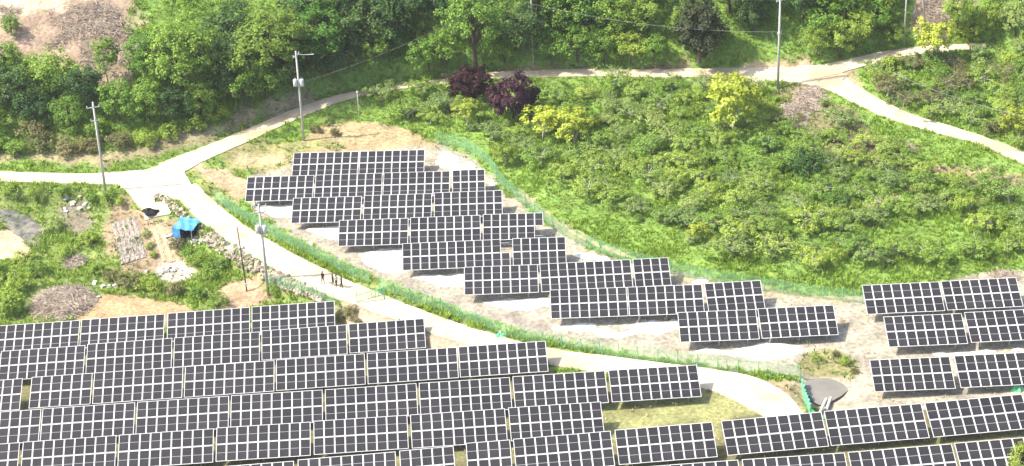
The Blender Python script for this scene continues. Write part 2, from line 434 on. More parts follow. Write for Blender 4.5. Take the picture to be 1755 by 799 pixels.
def draped(name, poly, mat, dz=0.06, step=0.8, skirt=0.25, rag=0.0, relief=0.0, rsc=1.2, sink=0.0):
    """a sheet that follows the ground inside an outline, with a rim that goes into the ground"""
    b = resample(np.vstack([poly, poly[:1]]), step)[:-1]
    if rag:
        c = b.mean(0); d = b-c
        nn = fbm(b[:,0]+7, b[:,1]+3, 2.2, 3)
        t = np.roll(b, -1, 0)-np.roll(b, 1, 0); nrm = np.stack([t[:,1], -t[:,0]], 1)
        nrm /= np.linalg.norm(nrm, axis=1, keepdims=True)+1e-9
        b = b + nrm*(nn*2*rag)[:,None]
    lo, hi = b.min(0), b.max(0)
    gx, gy = np.meshgrid(np.arange(lo[0], hi[0], step), np.arange(lo[1], hi[1], step))
    gx = gx.ravel()+rng.uniform(-.15, .15, gx.size)*step; gy = gy.ravel()+rng.uniform(-.15, .15, gy.size)*step
    sd = signed_dist(b, gx, gy)
    k = sd > step*0.45
    pts = np.vstack([b, np.stack([gx[k], gy[k]], 1)])
    nb = len(b)
    vs, es, fs, *_ = delaunay_2d_cdt([Vector(p) for p in pts], [(i, (i+1) % nb) for i in range(nb)], [], 1, 1e-4)
    v2 = np.array([(v.x, v.y) for v in vs])
    z = height(v2[:,0], v2[:,1]) + dz
    if relief:
        z = z + (fbm(v2[:,0], v2[:,1], rsc, 4)+0.23+.16*fbm(v2[:,0]+31, v2[:,1]*1.6, .9, 2))*relief*np.clip(signed_dist(b, v2[:,0], v2[:,1])/0.6, 0, 1)
    if sink:
        z = z - sink*np.clip(1-signed_dist(b, v2[:,0], v2[:,1])/1.3, 0, 1)
    fs = [tuple(f) for f in fs]
    cen = np.array([v2[list(f)].mean(0) for f in fs])
    keep = signed_dist(b, cen[:,0], cen[:,1]) > 0
    fs = [f for f, q in zip(fs, keep) if q]
    verts = [(a[0], a[1], c) for a, c in zip(v2, z)]
    edges = {}
    for f in fs:
        for i in range(len(f)):
            e = (f[i], f[(i+1) % len(f)])
            if (e[1], e[0]) in edges: del edges[(e[1], e[0])]
            else: edges[e] = 1
    low = {}
    for (i, j) in edges:
        for q in (i, j):
            if q not in low:
                low[q] = len(verts); verts.append(verts[q]); verts.append((verts[q][0], verts[q][1], verts[q][2]-skirt))
        fs.append((low[j], low[i], low[i]+1, low[j]+1))
    me = bpy.data.meshes.new(name)
    me.from_pydata(verts, [], fs)
    me.materials.append(mat)
    me.polygons.foreach_set('use_smooth', [len(p.vertices) == 3 for p in me.polygons])
    me.update()
    return link(bpy.data.objects.new(name, me))
ROAD_LINES = {
 'farm_road': ([(-120,300),(0,301),(110,305),(190,306),(240,306)], [3.2,3.2,3.0,3.6,5]),
 'array_road': ([(316,322),(337,346),(361,369),(410,406),(480,444),(560,486),(640,516),(720,548),(820,582),(900,604),(960,616),(1060,629),(1150,640),(1230,652),(1285,668),(1325,695),(1352,716)], [3.4,4.0,4.1,4.2,4.2,4.4,3.9,3.6,3.6,3.6,3.7,3.8,3.9,4.4,5.6,5.2,3.6]),
 'earth_track': ([(285,290),(330,272),(400,244),(460,216),(515,192),(580,168),(660,151),(740,142),(800,136),(860,131)], [4.4,4.0,3.4,3.3,3.0,2.5,1.6,1.6,1.9,2.4]),
 'ridge_road': ([(830,131),(900,128.5),(1000,127.5),(1100,126),(1200,125),(1300,127),(1385,130),(1440,146),(1500,182),(1560,208),(1640,228),(1700,248),(1760,272),(1850,315),(1990,372)], [2.4,2.6,2.7,2.8,3.2,4.0,5.4,3.9,3.6,3.3,2.8,2.7,2.7,2.7,2.7]),
 'branch_road': ([(1370,128),(1420,122),(1470,107),(1520,95),(1570,87),(1640,82),(1690,79)], [5.0,3.8,3.2,2.9,2.7,2.5,2.2]),
}
def centre_line(px, w):
    a = np.array(px, float)
    c = ground(a[:,0], a[:,1])[:, :2]
    w = np.array(w, float)
    for _ in range(2):
        q = 0.75*c[:-1]+0.25*c[1:]; r = 0.25*c[:-1]+0.75*c[1:]
        c = np.vstack([c[:1], np.stack([q, r], 1).reshape(-1, 2), c[-1:]])
        w = np.concatenate([w[:1], np.stack([.75*w[:-1]+.25*w[1:], .25*w[:-1]+.75*w[1:]], 1).ravel(), w[-1:]])
    return c, w
CENTRES = {k: centre_line(*v) for k, v in ROAD_LINES.items()}
_beds = []
for k, (c, w) in CENTRES.items():
    z = height(c[:,0], c[:,1])
    for _ in range(14): z[1:-1] = (z[:-2]+2*z[1:-1]+z[2:])/4
    _beds.append((c, z, float(np.median(w))/2))
BEDS.extend(_beds)
_c, _ = centre_line([(205,312),(262,316),(312,314)], [1,1,1])          # the junction is one level place
BEDS.append((_c, np.full(len(_c), float(np.mean([b[1][-1] if k == 0 else b[1][0] for k, b in enumerate(_beds[:3])]))), 3.2))
def ribbon(key):
    """outline of a road strip"""
    c, w = CENTRES[key]
    t = np.gradient(c, axis=0); t /= np.linalg.norm(t, axis=1, keepdims=True)
    nr = np.stack([-t[:,1], t[:,0]], 1)
    return np.vstack([c+nr*w[:,None]/2, (c-nr*w[:,None]/2)[::-1]])
# ------------------------------------------------------------------ ground
GREEN = (0.15, 0.24, 0.05)
ZONES = [  # outline on the sight lines, surface colour, soft edge (m), grass and weeds growing there (0..1)
 ('field_left', [(-150,315),(180,318),(215,330),(240,370),(330,410),(400,440),(470,480),(570,510),(560,540),(300,580),(-150,620)], (0.17,0.215,0.065), 2.0, .75),
 ('front_field', [(-200,600),(600,530),(760,580),(960,630),(1060,660),(1230,690),(1400,705),(1900,660),(1900,1000),(-200,1000)], (0.15,0.14,0.065), 2.0, .05),  # dark soil colour also paints in the shade seen in the table gaps
 ('lawn', [(1000,700),(1030,680),(1205,660),(1250,670),(1290,690),(1310,705),(1240,720),(1220,760),(1000,760)], (0.235,0.24,0.10), 1.0, .04),
 ('gap_bank', [(570,520),(610,515),(700,550),(860,590),(950,615),(930,650),(720,600),(580,580)], (0.343,0.281,0.195), 1.2, .1),
 ('top_clear', [(-200,-80),(245,-80),(235,20),(225,90),(215,140),(130,125),(90,100),(30,95),(-200,95)], (0.30,0.225,0.16), 2.0, .03),
 ('top_sand', [(-200,-60),(130,-60),(118,5),(80,18),(40,20),(10,32),(-200,30)], (0.468,0.390,0.281), 2.0, .0),
 ('clear_low', [(130,110),(230,105),(220,150),(140,150)], (0.265,0.211,0.140), 1.5, .05),
 ('road_bank', [(-150,270),(60,275),(170,282),(290,265),(380,235),(470,195),(560,160),(560,145),(440,180),(330,215),(200,262),(60,258),(-150,255)], (0.257,0.226,0.125), 1.6, .3),
 ('upper_edge', [(640,150),(800,128),(900,118),(1180,117),(1180,108),(900,108),(790,115),(640,138)], (0.234,0.187,0.109), 1.2, .25),
 ('tan_strip', [(1250,116),(1290,105),(1340,100),(1385,108),(1390,118),(1320,121)], (0.406,0.312,0.195), 1.0, .0),
 ('fork_wedge', [(1418,128),(1450,118),(1475,112),(1465,140),(1480,158),(1450,150)], (0.328,0.281,0.156), 1.0, .1),
 ('right_bare', [(1580,275),(1640,285),(1740,290),(1760,300),(1760,322),(1690,318),(1620,308),(1585,295)], (0.25,0.195,0.115), 1.5, .2),
 ('right_bare_b', [(1480,336),(1535,330),(1555,348),(1510,360),(1480,352)], (0.24,0.19,0.115), 1.2, .2),
 ('right_top', [(1560,-60),(1800,-60),(1760,8),(1640,12),(1585,40),(1555,30)], (0.289,0.218,0.156), 2.0, .05),
 ('right_scrub', [(1330,150),(1400,150),(1450,200),(1560,240),(1600,270),(1480,300),(1340,220)], (0.172,0.156,0.078), 2.5, .4),
 ('platform', [(410,320),(425,295),(500,258),(560,235),(700,240),(745,245),(800,262),(835,285),(860,320),(900,355),(960,405),(1040,437),(1150,468),(1300,492),(1475,515),(1600,480),(1900,440),(1900,690),(1440,712),(1385,712),(1366,645),(1250,635),(1100,610),(960,585),(860,556),(740,510),(640,478),(560,445),(480,395),(430,358)], (0.305,0.278,0.215), 1.0, .015),
 ('straw_top', [(545,210),(600,205),(680,212),(735,235),(760,250),(700,256),(600,262),(520,262),(500,250)], (0.34,0.27,0.15), 1.2, .12),
 ('straw_left', [(325,285),(350,278),(395,290),(425,310),(420,345),(395,340),(360,318)], (0.34,0.265,0.165), 1.0, .12),
 ('green_left', [(315,290),(335,292),(380,325),(430,370),(500,410),(470,415),(400,370),(350,330)], (0.228,0.257,0.085), 0.8, .6),
 ('grass_top', [(370,262),(440,240),(510,238),(600,243),(590,250),(505,262),(490,290),(420,300),(400,290)], (0.25,0.25,0.10), 1.2, .2),
 ('tan_patch', [(395,262),(470,258),(495,270),(480,285),(425,290)], (0.33,0.29,0.165), 1.2, .05),
 ('fence_straw', [(862,325),(905,352),(960,398),(1045,432),(1100,448),(1090,440),(1020,415),(965,380),(910,340),(875,312)], (0.34,0.28,0.16), 0.7, .2),
 ('fence_straw_b', [(1150,470),(1300,490),(1475,512),(1475,520),(1300,505),(1150,482)], (0.328,0.281,0.172), 0.8, .1),
 ('grey_wet', [(640,490),(720,490),(800,520),(900,545),(960,560),(960,585),(860,556),(740,515)], (0.27,0.24,0.195), 1.2, .0),
 ('sand_left', [(-100,395),(20,390),(45,410),(62,435),(30,445),(-100,445)], (0.468,0.382,0.242), 1.0, .0),
 ('sand_low', [(140,510),(200,502),(270,515),(340,530),(330,560),(120,560)], (0.36,0.255,0.14), 1.0, .0),
 ('dirt_pole', [(370,500),(400,480),(450,480),(470,500),(450,530),(380,535)], (0.328,0.234,0.148), 1.2, .05),
 ('dirt_shed', [(195,345),(245,355),(300,385),(330,410),(300,470),(240,470),(190,440),(180,380)], (0.27,0.205,0.13), 1.5, .25),
 ('dirt_rows', [(255,385),(300,395),(310,450),(280,455)], (0.343,0.281,0.172), 0.8, .1),
 ('junk_yard', [(260,450),(310,445),(345,470),(300,485),(265,480)], (0.359,0.320,0.265), 1.0, .05),
 ('left_brown', [(100,345),(150,350),(165,385),(130,400),(100,370)], (0.187,0.164,0.117), 1.2, .2),
 ('pond_bank', [(1370,610),(1400,600),(1440,595),(1470,610),(1475,640),(1455,650),(1420,635),(1380,645)], (0.203,0.195,0.086), 0.8, .45),
 ('pond_grass', [(1385,690),(1415,700),(1405,712),(1385,712)], (0.209,0.247,0.085), 0.6, .7),
 ('verge_right', [(1240,650),(1300,650),(1372,650),(1388,715),(1360,708),(1320,672),(1260,660)], (0.281,0.218,0.133), 0.8, .2),
 ('verge_weed', [(490,398),(560,434),(640,472),(740,512),(860,560),(960,588),(1100,610),(1260,636),(1366,644),(1366,652),(1260,646),(1100,624),(960,600),(850,580),(740,545),(640,510),(560,473),(500,440),(430,392),(380,350),(372,335)], (0.17,0.22,0.07), 0.6, 1.0),
]
fx = np.arange(-100, 100.01, 0.42); fy = np.arange(-74, 112.01, 0.42)
def spread(a, far):
    out = []; s = 1.0; x = 0.0
    while x < far:
        s *= 1.35; x += s; out.append(x)
    out = np.array(out)
    return np.concatenate([a[0]-out[::-1], a, a[-1]+out])
gx1, gy1 = spread(fx, 4000), spread(fy, 4000)
GX, GY = np.meshgrid(gx1, gy1)
NX, NY = len(gx1), len(gy1)
gz = height(GX, GY)
gxf, gyf = GX.ravel(), GY.ravel()
colr = np.tile(np.array(GREEN), (len(gxf), 1))
dens = np.full(len(gxf), 0.8)
near = (np.abs(gxf) < 130) & (gyf > -90) & (gyf < 140)
ni = np.where(near)[0]
edge_n = fbm(gxf[ni], gyf[ni], 3.0, 4)
for k, (nm, px, c, soft, dn) in enumerate(ZONES):
    w = poly_world(px)
    sd = signed_dist(w, gxf[ni], gyf[ni]) + edge_n*soft*2.6
    a = np.clip(sd/soft+0.5, 0, 1); a = a*a*(3-2*a)
    colr[ni] = colr[ni]*(1-a[:,None]) + np.array(c)[None]*a[:,None]
    dens[ni] = dens[ni]*(1-a) + dn*a
DENS2 = dens.reshape(NY, NX)
rough_amp = np.where(near, 0.10+0.25*np.clip(dens, 0, 1)*0.6, 0.1)
gz2 = gz + fbm(gxf, gyf, 2.4, 3)*rough_amp*np.where(near, 1, 0)*0.8 - 0.03
me = bpy.data.meshes.new('ground')
me.vertices.add(NX*NY)
me.vertices.foreach_set('co', np.stack([gxf, gyf, gz2], 1).astype(np.float32).ravel())
ii = (np.arange(NY-1)[:,None]*NX + np.arange(NX-1)[None]).ravel()
fq = np.stack([ii, ii+1, ii+NX+1, ii+NX], 1)
me.loops.add(fq.size); me.loops.foreach_set('vertex_index', fq.astype(np.int32).ravel())
me.polygons.add(len(fq))
me.polygons.foreach_set('loop_start', np.arange(0, fq.size, 4, dtype=np.int32))
me.polygons.foreach_set('loop_total', np.full(len(fq), 4, dtype=np.int32))
me.polygons.foreach_set('use_smooth', np.ones(len(fq), bool))
ca = me.color_attributes.new('soil_colour', 'FLOAT_COLOR', 'POINT')
ca.data.foreach_set('color', np.concatenate([colr, dens[:,None]], 1).astype(np.float32).ravel())
me.update(calc_edges=True)
mt, nt, p = nodes_of('earth_and_turf')
N, L = nt.nodes, nt.links
at = N.new('ShaderNodeAttribute'); at.attribute_name = 'soil_colour'
tc = N.new('ShaderNodeTexCoord')
def noise(sc, det=6):
    n = N.new('ShaderNodeTexNoise'); n.inputs['Scale'].default_value = sc; n.inputs['Detail'].default_value = det
    L.new(tc.outputs['Object'], n.inputs['Vector']); return n
n1, n2, n3 = noise(0.35), noise(2.2, 8), noise(0.9, 4)
r1 = N.new('ShaderNodeMapRange'); r1.inputs['From Min'].default_value = .3; r1.inputs['From Max'].default_value = .7; r1.inputs['To Min'].default_value = .72; r1.inputs['To Max'].default_value = 1.25
L.new(n1.outputs['Fac'], r1.inputs['Value'])
r2 = N.new('ShaderNodeMapRange'); r2.inputs['From Min'].default_value = .3; r2.inputs['From Max'].default_value = .7; r2.inputs['To Min'].default_value = .68; r2.inputs['To Max'].default_value = 1.3
L.new(n2.outputs['Fac'], r2.inputs['Value'])
mu = N.new('ShaderNodeMath'); mu.operation = 'MULTIPLY'
L.new(r1.outputs[0], mu.inputs[0]); L.new(r2.outputs[0], mu.inputs[1])
r3 = N.new('ShaderNodeMapRange'); r3.inputs['From Min'].default_value = .35; r3.inputs['From Max'].default_value = .65; r3.inputs['To Min'].default_value = .485; r3.inputs['To Max'].default_value = .512
L.new(n3.outputs['Fac'], r3.inputs['Value'])
hs = N.new('ShaderNodeHueSaturation')
L.new(at.outputs['Color'], hs.inputs['Color']); L.new(mu.outputs[0], hs.inputs['Value']); L.new(r3.outputs[0], hs.inputs['Hue'])
L.new(hs.outputs['Color'], p.inputs['Base Color'])
p.inputs['Roughness'].default_value = 0.95; p.inputs['Specular IOR Level'].default_value = 0.15
nb = noise(1.4, 10)
bp = N.new('ShaderNodeBump'); bp.inputs['Strength'].default_value = 0.9; bp.inputs['Distance'].default_value = 0.22
L.new(nb.outputs['Fac'], bp.inputs['Height']); L.new(bp.outputs[0], p.inputs['Normal'])
me.materials.append(mt)
tag(link(bpy.data.objects.new('ground', me)), kind='structure')

def height(x, y):                            # from here on read off the finished grid
    x = np.asarray(x, float).ravel(); y = np.asarray(y, float).ravel()
    i = np.clip(np.searchsorted(gx1, x)-1, 0, NX-2); j = np.clip(np.searchsorted(gy1, y)-1, 0, NY-2)
    u = np.clip((x-gx1[i])/(gx1[i+1]-gx1[i]), 0, 1); v = np.clip((y-gy1[j])/(gy1[j+1]-gy1[j]), 0, 1)
    return (GZ[j,i]*(1-u)+GZ[j,i+1]*u)*(1-v)+(GZ[j+1,i]*(1-u)+GZ[j+1,i+1]*u)*v
GZ = gz.reshape(NY, NX)
def density(x, y):
    i = np.clip(np.searchsorted(gy1, y), 0, NY-1); j = np.clip(np.searchsorted(gx1, x), 0, NX-1)
    return DENS2[i, j]

# ------------------------------------------------------------------ roads, pad, water
ROADS = []
def road(name, poly, mat, dz, step=1.0):
    ROADS.append(poly)
    return tag(draped(name, poly, mat, dz, step, 0.5, rag=0.18), kind='structure')
road('farm_road', ribbon('farm_road'), M['concrete'], 0.10)
road('junction', poly_world([(184,300),(235,296),(285,280),(318,272),(314,292),(329,319),(344,340),(350,352),(334,358),(318,350),(300,342),(276,334),(266,340),(268,352),(246,358),(228,344),(206,322)], 2), M['concrete'], 0.125, .5)
road('array_road', ribbon('array_road'), M['concrete'], 0.11)
road('earth_track', ribbon('earth_track'), M['track'], 0.09)
road('ridge_road', ribbon('ridge_road'), M['concrete'], 0.10)
road('branch_road', ribbon('branch_road'), M['concrete'], 0.125)
tag(draped('road_shoulder', poly_world([(1190,130),(1235,131),(1300,134),(1330,138),(1250,146),(1212,143)], 2), M['concrete'], 0.06, 0.8, 0.3, rag=.2), kind='structure')
PAD = poly_world([(243,353),(281,347),(295,368),(249,380)], 0)
ROADS.append(PAD)
tag(draped('concrete_pad', PAD, M['concrete'], 0.16, 0.7, 0.5), kind='structure')
wp = poly_world([(1378,655),(1398,644),(1438,644),(1460,655),(1452,672),(1425,692),(1400,696),(1384,684)], 2)
zw = h1(POND[0], POND[1]) + 0.32
wo_ = draped('pond_water', wp, M['water'], 0.0, .6, 0.0, rag=.5)
for v in wo_.data.vertices: v.co.z = zw
tag(wo_, kind='structure')

# white sheets laid on the soil between the panel rows
SHEETS = [
 ([(735,262),(768,258),(800,272),(838,290),(856,318),(842,322),(800,300),(742,290)], 'white weed sheet on the slope beyond the right end of the top panel rows', .25),
 ([(432,352),(520,345),(660,335),(850,322),(850,330),(700,345),(508,378),(470,374),(440,366)], 'white weed sheet under the second panel row from the top of the hill', .12),
 ([(505,390),(620,384),(740,376),(860,366),(870,374),(740,386),(588,412),(545,408)], 'white weed sheet in front of the third panel row', .12),
 ([(592,428),(700,422),(820,416),(930,408),(935,416),(820,428),(700,455),(690,474),(650,466),(610,450)], 'broad white weed sheet in front of the fourth panel row', .15),
 ([(690,472),(780,466),(870,460),(968,452),(970,462),(870,472),(800,492),(790,498),(730,488)], 'white weed sheet in front of the fifth panel row', .12),
 ([(800,512),(920,506),(1080,496),(1145,488),(1150,496),(1080,506),(948,524),(935,532),(850,532),(812,524)], 'white weed sheet in front of the sixth panel row', .15),
 ([(940,554),(1074,549),(1160,545),(1240,536),(1250,545),(1165,562),(1160,574),(1060,580),(985,578),(945,566)], 'white weed sheet in front of the seventh panel row', .15),
 ([(1168,596),(1290,591),(1382,588),(1400,596),(1350,612),(1300,624),(1215,614),(1180,606)], 'white weed sheet below the eighth panel row, by the pond', .15),
 ([(975,432),(1010,428),(1060,442),(1045,452),(985,450)], 'white weed sheet beside the right end of the fifth panel row', .15),
 ([(1148,478),(1200,474),(1230,480),(1210,488),(1160,488)], 'white weed sheet beside the right end of the sixth panel row', .12),
 ([(1560,604),(1650,600),(1790,592),(1790,600),(1700,612),(1570,614)], 'white weed sheet under the middle row of the right panel group', .1),
]
for px, lab, rel in SHEETS:
    tag(draped('weed_sheet', poly_world(px, 2), M['sheet'], -0.03, 0.42, 0.3, rag=1.0, relief=.75, rsc=2.6, sink=.2), lab, 'ground sheet', 'white sheets between the panel rows')
# ------------------------------------------------------------------ solar tables
def module_mesh():
    b = MB(); w, l, t = PW-0.014, PH-0.014, 0.036
    fb, mb_ = 0.068, 0.032
    b.box((0,0,-0.008), (w-0.004, l-0.004, t-0.016), mi=0)
    for sx in (-1, 1): b.box((sx*(w/2-fb/2), 0, 0), (fb, l, t), mi=0)
    for sy in (-1, 1): b.box((0, sy*(l/2-fb/2), 0), (w-2*fb, fb, t-0.002), mi=0)
    z = t/2-0.004
    x = w/2-fb; y = l/2-fb
    b.quad((-x,mb_,z), (x,mb_,z), (x,y,z), (-x,y,z), 1)
    b.quad((-x,-y,z), (x,-y,z), (x,-mb_,z), (-x,-mb_,z), 1)
    b.quad((-x,-mb_,z), (x,-mb_,z), (x,mb_,z), (-x,mb_,z), 2)
    return b.mesh('solar_module', [M['frame'], M['cell'], M['bus']])
ME_MOD = module_mesh()
ME_POST = MB().box((0,0,-0.5), (0.1,0.1,1.0)).mesh('post', M['steel'])
ME_RAIL = MB().box((0,0,0), (1.0,0.06,0.08)).mesh('rail', M['steel'])
ME_RAFT = MB().box((0,0,0), (0.08,SLOPE*0.94,0.12)).mesh('rafter', M['steel'])
RT_TILT = Matrix.Rotation(TILT, 3, 'X')
ORD = ['first','second','third','fourth','fifth','sixth','seventh','eighth','ninth','tenth','eleventh','twelfth','thirteenth','fourteenth','fifteenth','sixteenth','seventeenth','eighteenth','nineteenth','twentieth','twenty-first','twenty-second','twenty-third','twenty-fourth','twenty-fifth','twenty-sixth']
NUM = {4:'four',5:'five',6:'six',7:'seven',8:'eight',9:'nine',10:'ten',11:'eleven',12:'twelve'}
ROWTEXT = {
 'U1':'topmost row of the upper field','U2':'second row of the upper field','U3':'third row of the upper field','U4':'fourth row of the upper field',
 'U5':'fifth row of the upper field','U6':'sixth row of the upper field','U7':'seventh row of the upper field','U8':'lowest row of the upper field',
 'R1':'back row of the right group','R2':'middle row of the right group','R3':'front row of the right group',
 'F1':'rearmost row of the front field','F2':'second row of the front field','F3':'third row of the front field','F4':'fourth row of the front field',
 'F5':'fifth row of the front field','F6':'sixth row of the front field','F7':'nearest row of the front field'}
GROUPTEXT = {'U':'solar tables of the upper field','R':'solar tables of the right group','F':'solar tables of the front field'}
def solar_table(row, i, n, blk):
    x0, y0, x1, y1, nc = blk[:5]
    skip = blk[5] if len(blk) > 5 else ()
    A, B = table_corners(row, blk)
    d = B-A
    yaw = math.atan2(d.y, d.x)
    pitch = math.atan2(d.z, math.hypot(d.x, d.y))
    mid = (A+B)/2
    rot = Matrix.Rotation(yaw, 3, 'Z') @ Matrix.Rotation(-pitch, 3, 'Y')
    t = empty('solar_table')
    t.location = mid - rot @ Vector((0, HALF, ZTOP))
    t.rotation_euler = rot.to_euler()
    sx = (d.length-0.02)/(nc*PW)
    t.scale = (sx, 1, 1)
    where = ORD[i]+' from left' if n > 1 else 'only one'
    if n > 1 and i == n-1: where = 'rightmost'
    tag(t, 'solar table, %s, %s, %s columns' % (where, ROWTEXT[row], NUM[nc]), 'solar panels', GROUPTEXT[row[0]])
    cz = CLEAR + SLOPE/2*math.sin(TILT)
    for c in range(nc):
        for r in (0, 1):
            if (c, r) in skip: continue
            o = link(bpy.data.objects.new('solar_module', ME_MOD), t)
            o.location = Vector(((c-(nc-1)/2)*PW, 0, cz)) + RT_TILT @ Vector((0, (r-0.5)*(PH+0.03), 0)) + Vector((0,0,random.uniform(-.006,.006)))
            o.rotation_euler = (TILT+random.uniform(-.006,.006), random.uniform(-.006,.006), 0)
    W = nc*PW
    for fy in (-1.65, -0.6, 0.6, 1.65):
        o = link(bpy.data.objects.new('rail', ME_RAIL), t)
        o.location = Vector((0,0,cz)) + RT_TILT @ Vector((0, fy, -0.064)); o.rotation_euler = (TILT,0,0); o.scale = (W*0.985,1,1)
    for k in range(3):
        x = (k-1)*W*0.36
        o = link(bpy.data.objects.new('rafter', ME_RAFT), t)
        o.location = Vector((x,0,cz)) + RT_TILT @ Vector((0, 0, -0.166)); o.rotation_euler = (TILT,0,0)
        for fy in (-1.5, 1.5):
            top = Vector((x,0,cz)) + RT_TILT @ Vector((0, fy, -0.225))
            o = link(bpy.data.objects.new('post', ME_POST), t)
            o.location = top; o.scale = (1,1,top.z+0.35)
for row, blks in T.items():
    for i, b in enumerate(blks):
        solar_table(row, i, len(blks), b)

# ------------------------------------------------------------------ wire mesh fences
FH = 1.75
def net_mesh(w=2.5, h=FH, sp=0.15, th=0.021, mat='gwire'):
    b = MB()
    n = int(w/sp); k = int(h/sp)
    for i in range(n+1): b.box((i*w/n, 0, h/2), (th, 0.008, h))
    for j in range(k+1): b.box((w/2, 0.009, j*h/k), (w, 0.008, th))
    return b.mesh('mesh_panel', M[mat])
ME_NET = net_mesh()
ME_FPOST = MB().tube([(0,0,-0.5),(0,0,FH+0.15)], [0.05,0.05], 6).mesh('post', M['gwire'])
def fence(px, label, hs=1.0, bay=2.5, closed=False):
    a = np.array(px, float)
    w = ground(a[:,0], a[:,1])[:, :2]
    for _ in range(2):
        q = 0.75*w[:-1]+0.25*w[1:]; r = 0.25*w[:-1]+0.75*w[1:]
        w = np.vstack([w[:1], np.stack([q, r], 1).reshape(-1, 2), w[-1:]])
    s = resample(w, bay)
    z = height(s[:,0], s[:,1])
    f = empty('wire_fence', (s[0,0], s[0,1], z[0]))
    tag(f, label, 'fence', 'green wire mesh fences')
    o0 = f.location
    for i in range(len(s)):
        jx = random.uniform(-.05,.05)
        p = link(bpy.data.objects.new('post', ME_FPOST), f)
        p.location = Vector((s[i,0], s[i,1], z[i]))-o0
        p.rotation_euler = (jx, random.uniform(-.05,.05), 0); p.scale = (1,1,hs)
        if i+1 < len(s):
            d = Vector((s[i+1,0]-s[i,0], s[i+1,1]-s[i,1], z[i+1]-z[i]))
            n = link(bpy.data.objects.new('mesh_panel', ME_NET), f)
            n.location = Vector((s[i,0], s[i,1], z[i]+0.05))-o0
            n.rotation_euler = Matrix((d.normalized(), Vector((0,0,1)).cross(d).normalized(), d.normalized().cross(Vector((0,0,1)).cross(d).normalized()))).transposed().to_euler()
            n.scale = (d.length/2.5, 1, hs)
    return f
fence([(748,247),(785,250),(815,264),(845,292),(858,320),(905,357),(958,402),(1010,426),(1060,446),(1150,470),(1250,489),(1370,508),(1478,520)], 'long green wire fence between the upper solar field and the orchard slope')
fence([(370,344),(412,374),(470,408),(540,444),(600,474),(632,486)], 'green wire fence on the bank above the road, between junction and gate')
fence([(650,496),(740,530),(800,550),(868,578)], 'green wire fence on the weedy bank right of the green road gate')
fence([(868,578),(960,596),(1060,612),(1180,628),(1300,643),(1371,650)], 'faint green wire fence below the lowest upper panel rows, ending near the pond')
fence([(464,492),(500,500),(540,512),(572,524)], 'short green wire fence below the stone wall, behind the front panels')

# the bright green net fence by the pond
def net_fence():
    A, B = P(1374,662), P(1389,716)
    f = empty('net_fence', A)
    tag(f, 'bright green net fence running from the pond to the front panels', 'fence')
    d = B-A; n = 6
    for k in range(n+1):
        q = A+d*k/n; q.z = h1(q.x, q.y)
        b = MB().tube([(0,0,-.4),(0.02,0,1.5)], [.05,.05], 6).build('post', M['gnet'], f); b.location = q-A
    v = MB(); m = 24
    for k in range(m):
        for j in range(4):
            def pt(a, c):
                q = A+d*(a/m); q.z = h1(q.x, q.y)
                return Vector((q.x+0.14*math.sin(a*1.9+c), q.y, q.z+0.05+c*0.34+0.05*math.sin(a*2.3)))-A
            v.quad(pt(k,j), pt(k+1,j), pt(k+1,j+1), pt(k,j+1))
    v.build('net', M['gnet'], f)
    v = MB()
    for k in range(8):
        for j in range(3):
            def pt(a, c):
                q = B+Vector((a*0.22, -a*0.12, 0)); q.z = h1(q.x, q.y)
                return Vector((q.x, q.y, q.z+0.05+c*(0.38-a*0.035)+0.06*math.sin(a*2.1)))-A
            v.quad(pt(k,j), pt(k+1,j), pt(k+1,j+1), pt(k,j+1))
    v.build('loose_net', M['gnet'], f)
net_fence()
# road gate
def road_gate():
    A, B = P(612,520), P(659,514)
    g = empty('road_gate', A)
    tag(g, 'green tubular road gate standing beside the white concrete road', 'gate')
    b = MB().tube([(0,0,-.4),(0,0,1.9)], [.06,.06], 8).build('post', M['pipe'], g)
    d = B-A
    MB().box((0,0,.9), (.16,.16,2.2)).build('post', M['gnet'], g).location = d
    u = d.normalized()
    for z0, z1 in ((1.15,1.75),(0.25,0.8)):
        MB().tube([u*0.1+Vector((0,0,z0)), d-u*.1+Vector((0,0,z1))], [.05,.05], 6).build('bar', M['gnet'], g)
    for k in range(4):
        q = d*(0.55+k*0.13)
        MB().tube([q+Vector((0,0,.45)), q+Vector((0,0,1.5+.06*k))], [.035,.035], 6).build('upright', M['gnet'], g)
    v = MB()
    a, c = d*0.68, d*0.98
    n_ = link(bpy.data.objects.new('mesh_panel', ME_NET), g)
    n_.location = d*.4+Vector((0,.05,.25)); n_.rotation_euler = (0, 0, math.atan2(d.y, d.x)); n_.scale = (d.length*.58/2.5, 1, .8)
road_gate()
def net_bundle(px, py, sx, sy, sz, label, seed):
    r = random.Random(seed); b = MB()
    c = P(px, py); g = empty('net_bundle', c); tag(g, label, 'net')
    n, k = 14, 7
    for i in range(n):
        for j in range(k):
            def pt(i, j):
                a = 2*math.pi*(i % n)/n; e = math.pi/2*j/k
                q = 1+0.3*math.sin(5*a+seed)+0.2*math.cos(3*a+2*j)
                return (sx*q*math.cos(a)*math.cos(e), sy*q*math.sin(a)*math.cos(e), sz*(math.sin(e))*(1+.25*math.sin(4*a))-0.05)
            b.quad(pt(i,j), pt(i+1,j), pt(i+1,j+1), pt(i,j+1))
    b.build('net_heap', M['gnet'], g)
    b = MB()
    for _ in range(3):
        a = r.uniform(0,6.28); b.tube([(math.cos(a)*sx*1.2, math.sin(a)*sy*1.2, .1),(-math.cos(a)*sx*.6, -math.sin(a)*sy*.6, sz*1.5)], [.035,.035], 5)
    b.build('stake', M['pipe'], g)
net_bundle(858,577,.7,.5,.45,'heaped green netting with stakes at the road edge below the white sheets',1)
net_bundle(1744,669,.7,.5,.6,'heaped green netting behind the right end of the front panels',2)

